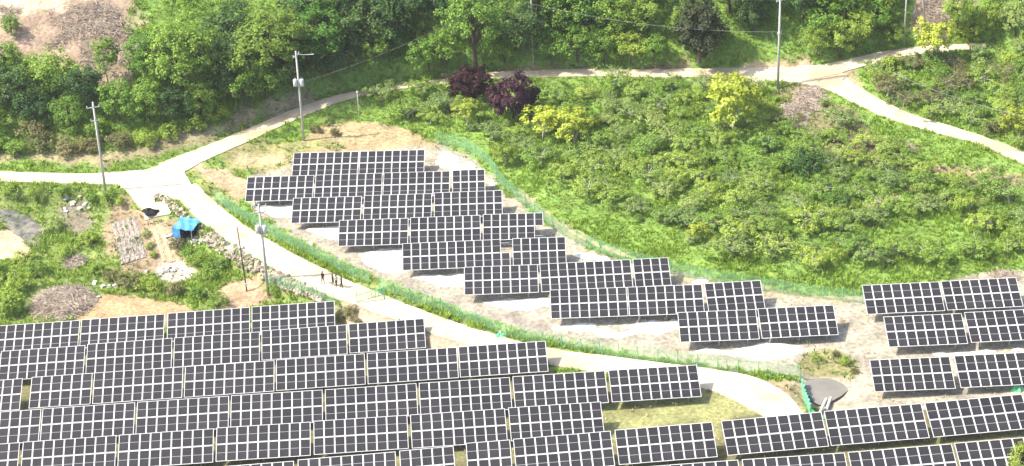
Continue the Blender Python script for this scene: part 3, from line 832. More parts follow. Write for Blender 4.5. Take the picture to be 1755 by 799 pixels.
# ------------------------------------------------------------------ poles and wires
TOPS = {}
def pole(key, px, py, h, label, r0=.19, r1=.12, mat='pole', arms=(), lean=(0,0), trafo=False, cat='utility pole', bolts=True):
    c = P(px, py)
    g = empty('utility_pole', c); tag(g, label, cat, 'poles')
    g.rotation_euler = (lean[1], lean[0], 0)
    MB().tube([(0,0,-1),(0,0,h*.5),(0,0,h)], [r0,(r0+r1)/2,r1], 10).build('shaft', M[mat], g, smooth=True)
    for (z, L_, yaw) in arms:
        a = MB().box((0,0,0), (L_,.1,.12)).build('crossarm', M['box'], g); a.location = (0,-(r1+.06),z); a.rotation_euler = (0,0,yaw)
        for k in (-1, 0, 1):
            i = MB().tube([(0,0,0),(0,0,.1),(0,0,.14),(0,0,.26)], [.03,.07,.04,.06], 8).build('insulator', M['box'], a, smooth=True)
            i.location = (k*L_*.45, 0, .06)
    if trafo:
        for sx in (-1, 1):
            b = MB().tube([(0,0,0),(0,0,.08),(0,0,.95),(0,0,1.05)], [.24,.3,.3,.2], 12).build('transformer', M['box'], g, smooth=True)
            b.location = (sx*.46, -.12, trafo)
            MB().tube([(0,0,1.0),(0,0,1.3)], [.05,.03], 6).build('bushing', M['box'], b)
        MB().box((0,-.02,trafo-.06), (1.6,.3,.1)).build('bracket', M['steel'], g)
    if bolts:
        b = MB()
        for k in range(int((h-3)/0.9)):
            b.tube([(-.3 if k % 2 else .3, 0, 2+k*.9), (0,0,2+k*.9)], [.012,.012], 4)
        b.build('step_bolts', M['steel'], g)
    TOPS[key] = c + Vector((0,0,h))
    return g
pole('a', 181, 328, 13.6, 'pale concrete pole where the farm road meets the junction', arms=((12.9,1.8,.3),(10.9,1.2,.3)))
pole('b', 521, 241, 14.0, 'concrete pole with transformers beside the earth track', arms=((13.4,1.6,1.1),), trafo=8.7)
MB().tube([(0,0,13.5),(1.6,.1,13.35),(2.5,.1,13.4)], [.04,.04,.08], 6).build('lamp_arm', M['box'], bpy.data.objects['utility_pole.001'])
pole('c', 914, 113, 15, 'slender pale pole at the wood edge behind the purple trees', .15, .1)
pole('d', 1333, 151, 14.2, 'tall pale pole standing by the ridge road near the fork', .2, .13, arms=((13.7,1.5,.6),(8.6,.8,.6)))
pole('e', 1549, 76, 12, 'thin pale pole behind the branch road, cut by the top edge', .13, .09, arms=((11.4,1.2,.4),))
pole('f', 460, 506, 13.2, 'grey pole with transformers below the stone wall, left of the people', .2, .13, arms=((12.9,2.0,.2),(12.1,1.5,.2)), trafo=9.2)
pole('g', 423, 499, 9.4, 'thin dark pole leaning above the stone wall', .09, .07, mat='darkpole', lean=(-.035,0), bolts=False)
MB().box((0.05,-.09,1.0), (.3,.16,.45)).build('meter_box', M['box'], bpy.data.objects['utility_pole.006'])
pole('h', 616, 207, 4.6, 'short thin white post among the trees above the top panel row', .06, .05, bolts=False)
MB().tube([(0,0,4.5),(0,0,4.75)], [.16,.12], 8).build('lamp_head', M['box'], bpy.data.objects['utility_pole.007'])
pole('i', 1586, 48, 8, 'leaning timber pole in the top right clearing', .14, .1, mat='twig', lean=(-.14,0), bolts=False)

def wire(a, b, label, sag=.8, r=.015, za=0, zb=0):
    a = a+Vector((0,0,za)); b = b+Vector((0,0,zb))
    m = (a+b)/2
    pts = [a.lerp(b, t/16)-m+Vector((0,0,-sag*(1-(2*t/16-1)**2))) for t in range(17)]
    o = MB().tube(pts, [r]*17, 4).build('overhead_wire', M['wire'])
    o.location = m
    tag(o, label, 'wire', 'overhead wires')
wire(TOPS['b'], TOPS['c'], 'overhead wire from the transformer pole to the wood edge pole', 1.4, za=-5, zb=-1)
wire(TOPS['c'], TOPS['d'], 'upper overhead wire between the wood edge and ridge road poles', 1.2, za=-.6, zb=-.4)
wire(TOPS['c'], TOPS['d'], 'lower overhead wire between the wood edge and ridge road poles', 1.2, za=-5, zb=-5.4, r=.022)
wire(TOPS['d'], TOPS['e'], 'upper overhead wire from the ridge road pole to the thin pole', .8, za=-.4, zb=-.6)
wire(TOPS['d'], P(1420,96,4), 'lower overhead wire running right from the ridge road pole', .4, za=-5.4, r=.022)
wire(P(1520,120,6), P(1790,205,6), 'overhead wire crossing the scrub between the two right roads', .9, r=.025)
wire(TOPS['a'], P(240,296), 'upper guy wire from the junction pole to the road bank', .0, za=-4.5)
wire(TOPS['a'], P(232,292), 'lower guy wire from the junction pole to the road bank', .0, za=-6.5)

# ------------------------------------------------------------------ dry stone bank under the road
def rock_mesh(seed):
    r = random.Random(seed); b = MB()
    n, k = 7, 4
    off = [[r.uniform(.72,1.12) for _ in range(n)] for _ in range(k+1)]
    b.v.append((0,0,-.5)); 
    for j in range(1, k):
        e = -math.pi/2+math.pi*j/k
        for i in range(n):
            a = 2*math.pi*i/n+r.uniform(-.2,.2); q = off[j][i]
            b.v.append((.55*q*math.cos(a)*math.cos(e)**.6, .5*q*math.sin(a)*math.cos(e)**.6, .42*q*math.sin(e)))
    b.v.append((0,0,.42))
    top = len(b.v)-1
    for i in range(n):
        b.f.append((0, 1+(i+1) % n, 1+i)); b.mi.append(0)
        b.f.append((top, 1+(k-2)*n+i, 1+(k-2)*n+(i+1) % n)); b.mi.append(0)
        for j in range(k-2):
            b.f.append((1+j*n+i, 1+j*n+(i+1) % n, 1+(j+1)*n+(i+1) % n, 1+(j+1)*n+i)); b.mi.append(0)
    return b.mesh('stone', M['rock'])
ROCKS = [rock_mesh(s) for s in range(7)]
def stones(px_top, px_bot, n_along, rows, label, size=(.42,.85)):
    a = resample(np.array(px_top, float), 1e9*0+12); b = np.array(px_bot, float)
    t0 = resample(np.array(px_top, float), 5); b0 = resample(b, 5)
    g0 = ground([px_top[0][0]], [px_top[0][1]])[0]
    g = empty('stone_bank', Vector(g0)); tag(g, label, 'stone wall')
    for i in range(n_along):
        for j in range(rows):
            if random.random() < .1: continue
            u = (i+random.uniform(-.3,.3))/(n_along-1); u = min(1, max(0, u))
            q0 = t0[int(u*(len(t0)-1))]; q1 = b0[int(u*(len(b0)-1))]
            f = (j+random.uniform(.1,.9))/rows
            q = q0*(1-f)+q1*f
            c = P(q[0], q[1])
            o = link(bpy.data.objects.new('stone', random.choice(ROCKS)), g)
            s = random.uniform(*size)*(1.5 if random.random() < .08 else 1)
            o.location = c-g.location+Vector((0,0,.12*s)); o.scale = (s*random.uniform(.8,1.3), s, s*random.uniform(.7,1.1))
            o.rotation_euler = (random.uniform(-.5,.5), random.uniform(-.4,.4), random.uniform(0,6.28))
stones([(345,388),(385,412),(430,440),(480,468),(530,492),(560,508)], [(345,412),(380,436),(420,462),(470,490),(520,508),(552,520)], 46, 5, 'rough stone bank holding up the road below the people')
stones([(272,334),(290,340),(310,358),(325,374)], [(268,340),(285,352),(300,366),(312,378)], 18, 3, 'short row of rough stones between the concrete pad and the road', (.4,.75))

# ------------------------------------------------------------------ shed, pad, beds, piles
def shed():
    c = P(322, 404); g = empty('tarp_shed', c, R(-22)); tag(g, 'small shed under a blue tarpaulin roof below the road', 'shed')
    W, D_, Hh = 2.5, 2.1, 1.5
    for sx in (-1,1):
        for sy in (-1,1):
            MB().box((sx*W/2, sy*D_/2, Hh/2-.2), (.1,.1,Hh+.4+(.25 if sy > 0 else 0))).build('post', M['steel'], g)
    v = MB(); n = 10
    def pt(i, j):
        x = -W/2-.25+(W+.5)*i/n; y = -D_/2-.3+(D_+.6)*j/n
        return (x, y, Hh+.12+.30*(y+D_/2)/D_+.07*math.sin(x*5+y*3)-.04*math.cos(y*7))
    for i in range(n):
        for j in range(n): v.quad(pt(i,j), pt(i+1,j), pt(i+1,j+1), pt(i,j+1))
    for i in range(n): v.quad(pt(0,i), pt(0,i+1), (pt(0,i+1)[0]-.1, pt(0,i+1)[1], .15), (pt(0,i)[0]-.1, pt(0,i)[1], .15))
    for i in range(4):
        a, b = pt(i,0), pt(i+1,0); v.quad(b, a, (a[0], a[1]-.05, .25), (b[0], b[1]-.05, .25))
    v.build('tarpaulin', M['blue'], g)
    v = MB()
    v.box((0,D_/2-.1,Hh/2), (W-.15,.06,Hh)); v.box((W/2-.1,0.1,Hh/2), (.05,D_-.5,Hh))
    v.build('shaded_walls', M['black'], g)  # back and right walls painted black for the shade in the opening
    r = random.Random(4)
    for k in range(6):
        b = MB().box((0,0,0), (r.uniform(.3,.6), r.uniform(.3,.5), r.uniform(.3,.6))).build('crate', M['black' if k % 2 else 'clgrey'], g)
        b.location = (r.uniform(-.3,1.0), r.uniform(-.8,.5), .3); b.rotation_euler = (0,0,r.uniform(0,3))
shed()
def debris(px, py, n, spread_px, label, seed, size=(.15,.5)):
    r = random.Random(seed); c = P(px, py); g = empty('debris_heap', c); tag(g, label, 'debris')
    for k in range(n):
        q = P(px+r.gauss(0,spread_px), py+r.gauss(0,spread_px*.45))
        s = r.uniform(*size)
        b = MB().box((0,0,0), (s*r.uniform(.7,1.8), s, s*r.uniform(.25,.7)), Matrix.Rotation(r.uniform(-.4,.4),3,'X')).build('fragment', M['junk'], g)
        b.location = q-c+Vector((0,0,.1)); b.rotation_euler = (0,r.uniform(-.3,.3),r.uniform(0,3))
debris(332,412,14,9,'scattered pale rubbish in front of the blue tarpaulin shed',1)
debris(288,467,16,10,'scatter of white rubble in the rough field below the pad',2,(.2,.55))
debris(310,412,8,12,'loose pale boards on the ground left of the shed',3,(.2,.5))
debris(178,494,12,14,'grey rubble by the brushwood heap in the low field',5,(.2,.6))
debris(130,350,12,16,'grey boards and rubbish in the weeds below the farm road',6,(.25,.7))
debris(400,425,8,9,'pale slabs lying on the stone bank',7,(.4,.8))

def black_cover():
    c = P(258,366,.1); g = empty('black_cover', c); tag(g, 'crumpled black plastic cover lying on the concrete pad', 'cover')
    b = MB(); n, k = 18, 6
    def pt(i, j):
        a = 2*math.pi*(i % n)/n; e = math.pi/2*j/k
        q = 1+.22*math.sin(3*a+1)+.12*math.sin(5*a)
        x = 1.1*q*math.cos(a)*math.cos(e); y = .9*q*math.sin(a)*math.cos(e)
        return (x-.35*y, y, .14+.5*math.sin(e)*(1+.3*math.sin(3*a+j)))
    for i in range(n):
        for j in range(k): b.quad(pt(i,j), pt(i+1,j), pt(i+1,j+1), pt(i,j+1))
    b.build('plastic', M['black'], g)
black_cover()

def bed(p0, p1, w, h, mat, label, name='mulched_bed', seed=0):
    a, b = P(*p0), P(*p1)
    m = (a+b)/2; m.z = h1(m.x, m.y)
    n, k = 30, 8
    d = b-a; u = Vector((d.x, d.y, 0)).normalized(); s = Vector((-u.y, u.x, 0))
    mb = MB()
    def pt(i, j):
        q = a.lerp(b, i/n); z = h1(q.x, q.y)
        t = -1+2*j/k
        ww = w*(1+.06*math.sin(i*1.3+seed)+.08*math.sin(i*.5))
        zz = h*math.sqrt(max(0, 1-t*t))*(1+.12*math.sin(i*.9+seed*2)+.06*math.sin(i*2.3+j))
        jit = random.uniform(-.05,.05) if 0 < j < k else 0
        return Vector((q.x, q.y, z-.04+zz+jit))+s*(t*ww/2+jit)-m
    P0 = [[pt(i,j) for j in range(k+1)] for i in range(n+1)]
    base = len(mb.v)
    for row in P0:
        for q in row: mb.v.append(tuple(q))
    for i in range(n):
        for j in range(k):
            mb.f.append((i*(k+1)+j, i*(k+1)+j+1, (i+1)*(k+1)+j+1, (i+1)*(k+1)+j)); mb.mi.append(0)
    o = mb.build(name, M[mat], None); o.location = m
    tag(o, label, 'garden bed', 'planting beds beside the pad')
for k in range(5):
    bed((196+k*8.5, 384-k*3), (213+k*8.5, 453-k*2.6), .78, .17, 'mulch', '%s ridged bed under grey mulch film in the low field' % ['leftmost','second from left','middle','second from right','rightmost'][k], seed=k)
for k in range(2):
    bed((266+k*13, 394+k*2), (284+k*13, 448+k*1), .7, .14, 'soil', '%s bare sandy planting ridge between mulched beds and shed' % ['left','right'][k], 'soil_ridge', seed=k+5)

def brush(px, py, rx, ry, h, n, label, mat='twig', seed=1, ln=(.8,2.6)):
    r = np.random.default_rng(seed); c = P(px, py); g = empty('brush_pile', c); tag(g, label, 'brush pile')
    b = MB(); nn, k = 24, 6
    def pt(i, j):
        a = 2*math.pi*(i % nn)/nn; e = math.pi/2*j/k
        q = 1+.12*math.sin(3*a+seed)+.1*math.sin(5*a+j)
        x, y = rx*q*math.cos(a)*math.cos(e), ry*q*math.sin(a)*math.cos(e)
        return (x, y, h1(c.x+x, c.y+y)-c.z-.08+h*.8*math.sin(e)**1.3*(1+.15*math.sin(4*a)))
    for i in range(nn):
        for j in range(k): b.quad(pt(i,j), pt(i+1,j), pt(i+1,j+1), pt(i,j+1))
    b.build('litter', M['mound'], g)
    b = MB()
    for _ in range(n):
        a = r.uniform(0, 6.28); q = math.sqrt(r.uniform(0, 1))*1.05
        x, y = rx*q*math.cos(a), ry*q*math.sin(a)
        z = h1(c.x+x, c.y+y)-c.z + h*.85*max(0, 1-q*q)**.6 + r.uniform(-.05,.12)
        L_ = r.uniform(*ln)*.5; th = r.uniform(0, 6.28); el = r.normal(0, .25)
        d = Vector((math.cos(th)*math.cos(el), math.sin(th)*math.cos(el), math.sin(el)))*L_
        m_ = Vector((x,y,z)); rr = r.uniform(.018,.05)
        b.tube([m_-d, m_+Vector((0,0,r.normal(0,.08))), m_+d], [rr, rr*.8, rr*.4], 3, cap=False)
    tw = b.build('twigs', M[mat], g); tag(tw, kind='stuff')
brush(106, 522, 4.0, 4.6, 1.3, 1000, 'big heap of grey brushwood behind the front panels')
brush(1352, 200, 2.8, 3.6, .8, 420, 'low heap of dry tan branches below the ridge road fork', seed=3)
brush(1388, 172, 2.3, 3.2, 1.0, 380, 'grey brown branch heap right below the road fork', seed=5)
brush(380, 470-60, .1, .1, .1, 1, 'x') if False else None
brush(1598, 34, 2.6, 2.6, 1.0, 500, 'dark heap of cut branches in the top right clearing', seed=7)
brush(128, 452, 1.3, 1.6, .5, 160, 'low heap of sticks in the low field', seed=8)
brush(1556, 262, .9, 1.2, 1.3, 110, 'grey stump with dead sticks below the right road', seed=9)
brush(178, 34, 2.4, 2.4, .6, 350, 'rust brown brush heap on the cleared hillside beside the big tree', seed=10)
brush(1718, 478, 1.6, 1.3, .7, 200, 'dry brush heap behind the back row of the right panel group', seed=12)
tag(draped('shade_net', poly_world([(-40,362),(20,358),(60,375),(85,405),(75,428),(50,425),(30,400),(0,385),(-40,385)], 2), M['net'], 0.12, .6, .5, rag=.5, relief=.7, rsc=1.6), 'crumpled grey shade net over a sand heap at the left edge', 'net')

def clearing_litter():
    b = MB(); r = np.random.default_rng(31)
    w = poly_world([(-60,20),(110,10),(235,-5),(235,90),(215,135),(130,120),(60,100),(-60,95)], 1)
    lo, hi = w.min(0), w.max(0); k = 0
    xs = r.uniform(lo[0], hi[0], 9000); ys = r.uniform(lo[1], hi[1], 9000)
    ok = signed_dist(w, xs, ys)+fbm(xs, ys, 4)*3 > 0
    ok &= fbm(xs+50, ys, 4, 3) > .04
    xs, ys = xs[ok][:1500], ys[ok][:1500]; zs = height(xs, ys)
    for x, y, z in zip(xs, ys, zs):
        L_ = r.uniform(.4,1.5); th = r.uniform(0, 6.28); rr = r.uniform(.016,.045)
        d = Vector((math.cos(th), math.sin(th), r.normal(.1,.25)))*L_
        q = Vector((x, y, z+r.uniform(.05,.4)))
        b.tube([q-d, q+Vector((0,0,.1)), q+d], [rr, rr, rr*.5], 3, cap=False)
    tag(b.build('branch_litter', M['twig']), 'dry cut branches strewn over the cleared hillside', 'branches', kind='stuff')
clearing_litter()

def pipes():
    for k, (a, b, lab) in enumerate((((1403,712),(1416,684),'longer pale pipe lying by the pond'),((1417,700),(1424,682),'shorter pale pipe lying by the pond'))):
        A, B = P(*a, .25), P(*b, .2)
        m_ = (A+B)/2
        o = MB().tube([A-m_, B-m_], [.17,.17], 10).build('concrete_pipe', M['pipe'], smooth=False); o.location = m_
        tag(o, lab, 'pipe', 'pipes by the pond')
pipes()

# ------------------------------------------------------------------ people
def person(px, py, h, rz, shirt, trousers, label, arm=.25, step=.12):
    c = P(px, py, .11); g = empty('person', c, rz); tag(g, label, 'person', 'people on the road')
    s = h/1.72
    J = {  # joint: (x, y, z, radius)
     'hip':(0,0,.93,.135),'waist':(0,0,1.08,.125),'chest':(0,.0,1.3,.15),'neckb':(0,0,1.46,.07),'neck':(0,.01,1.52,.052),'head0':(0,.02,1.585,.072),'head1':(0,.02,1.64,.092),'head2':(0,.012,1.69,.07)}
    E = [('hip','waist'),('waist','chest'),('chest','neckb'),('neckb','neck'),('neck','head0'),('head0','head1'),('head1','head2')]
    for sd, sg in (('l',-1),('r',1)):
        st = step*sg
        J.update({'th'+sd:(.1*sg,0,.86,.09),'kn'+sd:(.1*sg,st*.6+.02,.49,.06),'an'+sd:(.1*sg,st,.09,.042),'to'+sd:(.115*sg,st+.15,.035,.034),
          'sh'+sd:(.185*sg,0,1.41,.062),'el'+sd:(.24*sg,-.02+arm*.2,1.13,.042),'wr'+sd:(.25*sg,.06+arm*.8,.9+arm*.35,.03),'pa'+sd:(.245*sg,.08+arm,.84+arm*.4,.034)})
        E += [('hip','th'+sd),('th'+sd,'kn'+sd),('kn'+sd,'an'+sd),('an'+sd,'to'+sd),('chest','sh'+sd),('sh'+sd,'el'+sd),('el'+sd,'wr'+sd),('wr'+sd,'pa'+sd)]
        px_, py_, pz_, _ = J['pa'+sd]
        for k in range(4):
            J['f%d%s' % (k, sd)] = (px_-.004*sg, py_+.012*k-.018+.02, pz_-.085+abs(k-1)*.008, .009); E.append(('pa'+sd, 'f%d%s' % (k, sd)))
        J['t'+sd] = (px_-.035*sg, py_+.045, pz_-.03, .01); E.append(('pa'+sd, 't'+sd))
    names = list(J); idx = {n: i for i, n in enumerate(names)}
    me = bpy.data.meshes.new('body')
    me.from_pydata([tuple(v*s for v in J[n][:3]) for n in names], [(idx[a], idx[b]) for a, b in E], [])
    o = link(bpy.data.objects.new('body', me))
    md = o.modifiers.new('skin', 'SKIN'); md.use_smooth_shade = True
    for i, n in enumerate(names):
        r_ = J[n][3]*s; sv = me.skin_vertices[0].data[i]
        r_ *= 1.14
        sv.radius = (r_, r_*(.8 if n in ('hip','waist','chest') else 1)); sv.use_root = (n == 'hip')
    sb = o.modifiers.new('sub', 'SUBSURF'); sb.levels = 1; sb.render_levels = 1
    dg = bpy.context.evaluated_depsgraph_get()
    ev = bpy.data.meshes.new_from_object(o.evaluated_get(dg))
    bpy.data.objects.remove(o)
    ev.name = 'body'
    ev.materials.clear()
    for k in ('skin', shirt, trousers, 'clblack'): ev.materials.append(M[k])
    for p in ev.polygons:
        z = p.center.z/s; x = abs(p.center.x)/s
        armz = x > .2
        mi = 0
        if z < .1: mi = 3
        elif z < 1.0 and not armz: mi = 2
        elif z < 1.49 and not (armz and z < 1.12+arm*.2): mi = 1
        p.material_index = mi; p.use_smooth = True
    link(bpy.data.objects.new('body', ev), g)
    b = MB(); n, k = 12, 5
    def pt(i, j):
        a = 2*math.pi*(i % n)/n; e = -.15+(math.pi/2+.15)*j/k
        return (.104*s*math.cos(a)*math.cos(e), (.01+(.112*math.sin(a))*math.cos(e)-.012)*s, (1.655+.115*math.sin(e)-(.05 if math.sin(a) < 0 and j == 0 else 0))*s)
    for i in range(n):
        for j in range(k): b.quad(pt(i,j), pt(i+1,j), pt(i+1,j+1), pt(i,j+1))
    b.build('hair', M['hair'], g, smooth=True)
person(554, 486, 1.74, 2.6, 'clblack', 'clblack', 'person in black standing alone on the concrete road', .1)
person(571, 489.5, 1.72, -1.2, 'clblack', 'clblack', 'person in black, left one of the three standing together', .2)
person(577, 491.5, 1.68, .4, 'clwhite', 'clblack', 'person in white shirt and black trousers on the road', .2, .16)
person(586, 493, 1.78, 1.6, 'clblack', 'clgrey', 'person in dark clothes, right one of the three standing together', .25)
# ------------------------------------------------------------------ vegetation
def leaf_quads(c, nrm, size, r, asp=.62):
    """diamond leaves at points c with normals nrm"""
    n = len(c)
    a = r.normal(size=(n,3)); a -= nrm*(a*nrm).sum(1, keepdims=True); a /= np.linalg.norm(a, axis=1, keepdims=True)+1e-9
    b = np.cross(nrm, a)
    s = np.asarray(size).reshape(-1,1)
    droop = nrm*s*.12
    return np.stack([c-a*s-droop, c+b*s*asp, c+a*s-droop, c-b*s*asp], 1)

def crown_mesh(name, mat, seed, rx, rz, z0, nclump, per, leaf, clump=.9, flat=.75, hollow=.35, low=-.6, anchors=None, ragged=.25):
    """leaf clumps spread through an uneven ellipsoid; gaps stay between clumps"""
    r = np.random.default_rng(seed)
    d = r.normal(size=(nclump*4,3)); d /= np.linalg.norm(d, axis=1, keepdims=True)
    d = d[d[:,2] > low][:nclump]
    th = np.arctan2(d[:,1], d[:,0])
    ph = r.uniform(0, 6.28, 4)
    lob = 1+ragged*(np.sin(2*th+ph[0])*.5+np.sin(3*th+ph[1])*.5+np.sin(5*th+ph[2]+d[:,2]*3)*.45)
    rad = hollow+(1-hollow)*r.uniform(0,1,len(d))**.45
    cc = d*rad[:,None]*lob[:,None]*np.array([rx, rx, rz]) + np.array([0,0,z0])
    if anchors is not None: cc = np.vstack([cc, anchors])
    cs = clump*r.uniform(.55,1.25,len(cc))
    k = r.poisson(per, len(cc))+2
    ci = np.repeat(np.arange(len(cc)), k)
    o = r.normal(size=(len(ci),3)); o /= np.linalg.norm(o, axis=1, keepdims=True)
    o *= (r.uniform(0,1,len(ci))**.4)[:,None]
    o[:,2] *= flat
    p = cc[ci] + o*cs[ci][:,None]
    out = (cc[ci]-np.array([0,0,z0])); out /= np.linalg.norm(out, axis=1, keepdims=True)+1e-6
    nr = out*.4+o*.5+np.array([0,0,.8])+r.normal(size=p.shape)*.34
    nr /= np.linalg.norm(nr, axis=1, keepdims=True)
    p[:,2] = np.maximum(p[:,2], .05)
    return quads_mesh(name, leaf_quads(p, nr, leaf*r.uniform(.6,1.3,len(p)), r), mat), cc

def trunk_mesh(name, mat, seed, h, r0, tips, lean=.15, stems=1):
    r = random.Random(seed); b = MB()
    top = []
    for s in range(stems):
        a = r.uniform(0,6.28); l = lean*(1 if stems == 1 else 2.2)
        p = [Vector((0,0,-.3))]
        for k in range(1,5):
            t = k/4
            p.append(Vector((math.cos(a)*l*h*t**1.4+r.uniform(-.05,.05)*h*.3, math.sin(a)*l*h*t**1.4+r.uniform(-.05,.05)*h*.3, h*t)))
        q = r0/ math.sqrt(stems)
        b.tube(p, [q*1.25, q, q*.85, q*.7, q*.5], 6, cap=False)
        top.append(p)
    for i, t in enumerate(tips):
        t = Vector(t)
        pts = r.choice(top)
        st = pts[r.choice([2,3,4])] if t.z > h*.8 else pts[r.choice([1,2,3])]
        mid = st.lerp(t, .5)+Vector((r.uniform(-.1,.1), r.uniform(-.1,.1), r.uniform(.05,.25)))*(t-st).length*.6
        b.tube([st, mid, t], [r0*.45, r0*.28, r0*.08], 4, cap=False)
    return b.mesh(name, mat, smooth=True)

PROTO = {}
def proto(key, mat, bark, seed, rx, rz, z0, nclump, per, leaf, trunk_h, r0, ntips=12, stems=1, **kw):
    cm, cc = crown_mesh('crown', mat, seed, rx, rz, z0, nclump, per, leaf, **kw)
    r = np.random.default_rng(seed+99)
    tips = cc[r.permutation(len(cc))[:ntips]]
    tm = trunk_mesh('trunk', bark, seed, trunk_h, r0, tips, stems=stems)
    PROTO[key] = (cm, tm)
for k in range(4):
    proto('orch%d' % k, L_ORCH, M['bark'], 10+k, 2.5, .95, 1.75, 44, (14 if k == 3 else 34), .145, 1.25, .15, 18, stems=2, clump=.66, flat=.55, hollow=.25, low=-.3, ragged=.4)
for k in range(4):
    proto('bush%d' % k, L_BUSH, M['dbark'], 30+k, 1.7, 1.25, 1.0, 36, 30, .14, .8, .07, 8, stems=2, clump=.6, low=-.5, ragged=.3)
for k in range(3):
    proto('mid%d' % k, L_BIG, M['dbark'], 50+k, 3.1, 2.7, 3.9, 88, 40, .17, 3.2, .17, 14, clump=.85, low=-.8, ragged=.3)
for k in range(3):
    proto('big%d' % k, L_BIG, M['dbark'], 60+k, 5.0, 4.8, 7.6, 155, 56, .195, 6.0, .32, 22, clump=1.15, low=-.75, ragged=.3, hollow=.4)
proto('slim', L_LIME, M['bark'], 70, 1.7, 2.0, 4.2, 40, 26, .18, 3.6, .09, 10, clump=.65)
proto('dark', L_BRN, M['dbark'], 75, 3.6, 5.0, 5.8, 150, 60, .20, 6.5, .28, 26, clump=.8, low=-.9, hollow=.3, ragged=.2)
for k in range(2):
    proto('purp%d' % k, L_PUR, M['dbark'], 80+k, 2.4, 2.0, 2.5, 85, 60, .17, 1.5, .12, 12, stems=2, clump=.6, low=-.6, ragged=.15, hollow=.4)
for k in range(2):
    proto('yel%d' % k, L_YEL, M['bark'], 85+k, 2.6, 1.9, 3.0, 56, 42, .18, 2.0, .12, 16, stems=2, clump=.66, low=-.5, ragged=.4, hollow=.35)

PLANTED = []
def plant(key, pos, s, label=None, cat='tree', group=None, name=None, mat=None, rz=None, sz=None):
    cm, tm = PROTO[key]
    g = empty(name or 'tree', pos, random.uniform(0,6.28) if rz is None else rz)
    g.scale = (s*random.uniform(.92,1.08), s*random.uniform(.92,1.08), sz or s*random.uniform(.9,1.1))
    c = link(bpy.data.objects.new('crown', cm), g)
    if mat is not None:
        c.material_slots[0].link = 'OBJECT'; c.material_slots[0].material = mat
    link(bpy.data.objects.new('trunk', tm), g)
    tag(g, label, cat, group)
    PLANTED.append((pos.x, pos.y, s))
    return g
def tree(key, px, py, s, label, **kw):
    p = P(px, py); p.z -= .05
    return plant(key, p, s, label, **kw)

# named trees
tree('purp0', 806, 176, 1.25, 'round purple-leaved tree, left of the purple pair, by the ridge road', name='purple_tree')
tree('purp1', 880, 203, 1.5, 'larger purple-leaved tree, right of the purple pair', name='purple_tree')
tree('yel0', 1256, 222, 1.6, 'tall bright yellow tree below the ridge road shoulder', name='yellow_tree')
tree('yel1', 930, 240, 1.05, 'left half of the wide yellow thicket below the purple trees', name='yellow_tree')
tree('yel0', 985, 246, 1.1, 'right half of the wide yellow thicket below the purple trees', name='yellow_tree')
tree('yel1', 1602, 108, 1.0, 'yellow tree standing at the edge of the branch road', name='yellow_tree', sz=1.35)
tree('yel0', 1752, 232, .95, 'yellow tree at the right edge beside the long right road', name='yellow_tree')
tree('yel1', 1196, 411, .52, 'small yellow shrub low in the orchard above the fence', name='yellow_shrub', cat='shrub')
tree('yel0', 1102, 292, .45, 'small pale yellow shrub in the middle of the orchard', name='yellow_shrub', cat='shrub', mat=L_LIME)
tree('dark', 1198, 104, 1.0, 'dark brownish evergreen tree behind the ridge road', name='evergreen_tree')
tree('big0', 318, 178, 1.05, 'tall light green tree beside the cleared hillside', name='broadleaf_tree')
tree('big1', 262, 150, .72, 'leafy tree left of the tall light green tree', name='broadleaf_tree')
tree('big1', 470, 150, 1.12, 'largest sunlit broadleaf tree above the earth track', name='broadleaf_tree', mat=L_LIME)
tree('big2', 545, 120, .95, 'broadleaf tree right of the largest sunlit one', name='broadleaf_tree')
tree('big0', 815, 112, .98, 'broad green tree behind the purple trees', name='broadleaf_tree')
tree('slim', 186, 146, 1.25, 'small slim lime green tree in front of the cleared hillside', name='slim_tree')
tree('slim', 722, 100, .95, 'small lime green tree in the shade between two big trees', name='slim_tree')
tree('slim', 268, 172, .9, 'small lime green tree at the foot of the leafy left trees', name='slim_tree')
tree('yel1', 800, 214, .85, 'lime green tree in front of the purple pair', name='lime_tree', mat=L_LIME)
tree('yel0', 866, 282, .7, 'lime green shrub behind the bend of the long fence', name='lime_shrub', cat='shrub', mat=L_LIME)
tree('mid0', 1752, 812, .52, 'bright green bush tip in the bottom right corner', name='bush', cat='shrub', mat=L_LIME)
tree('bush1', 1387, 306, 1.1, 'narrow dark green column of shrubs in the orchard', name='columnar_shrub', cat='shrub', mat=L_DARK, sz=2.0)
tree('bush2', 1445, 358, .8, 'dark hollow shrub with bare white branches in the orchard', name='dark_shrub', cat='shrub', mat=L_DARK)

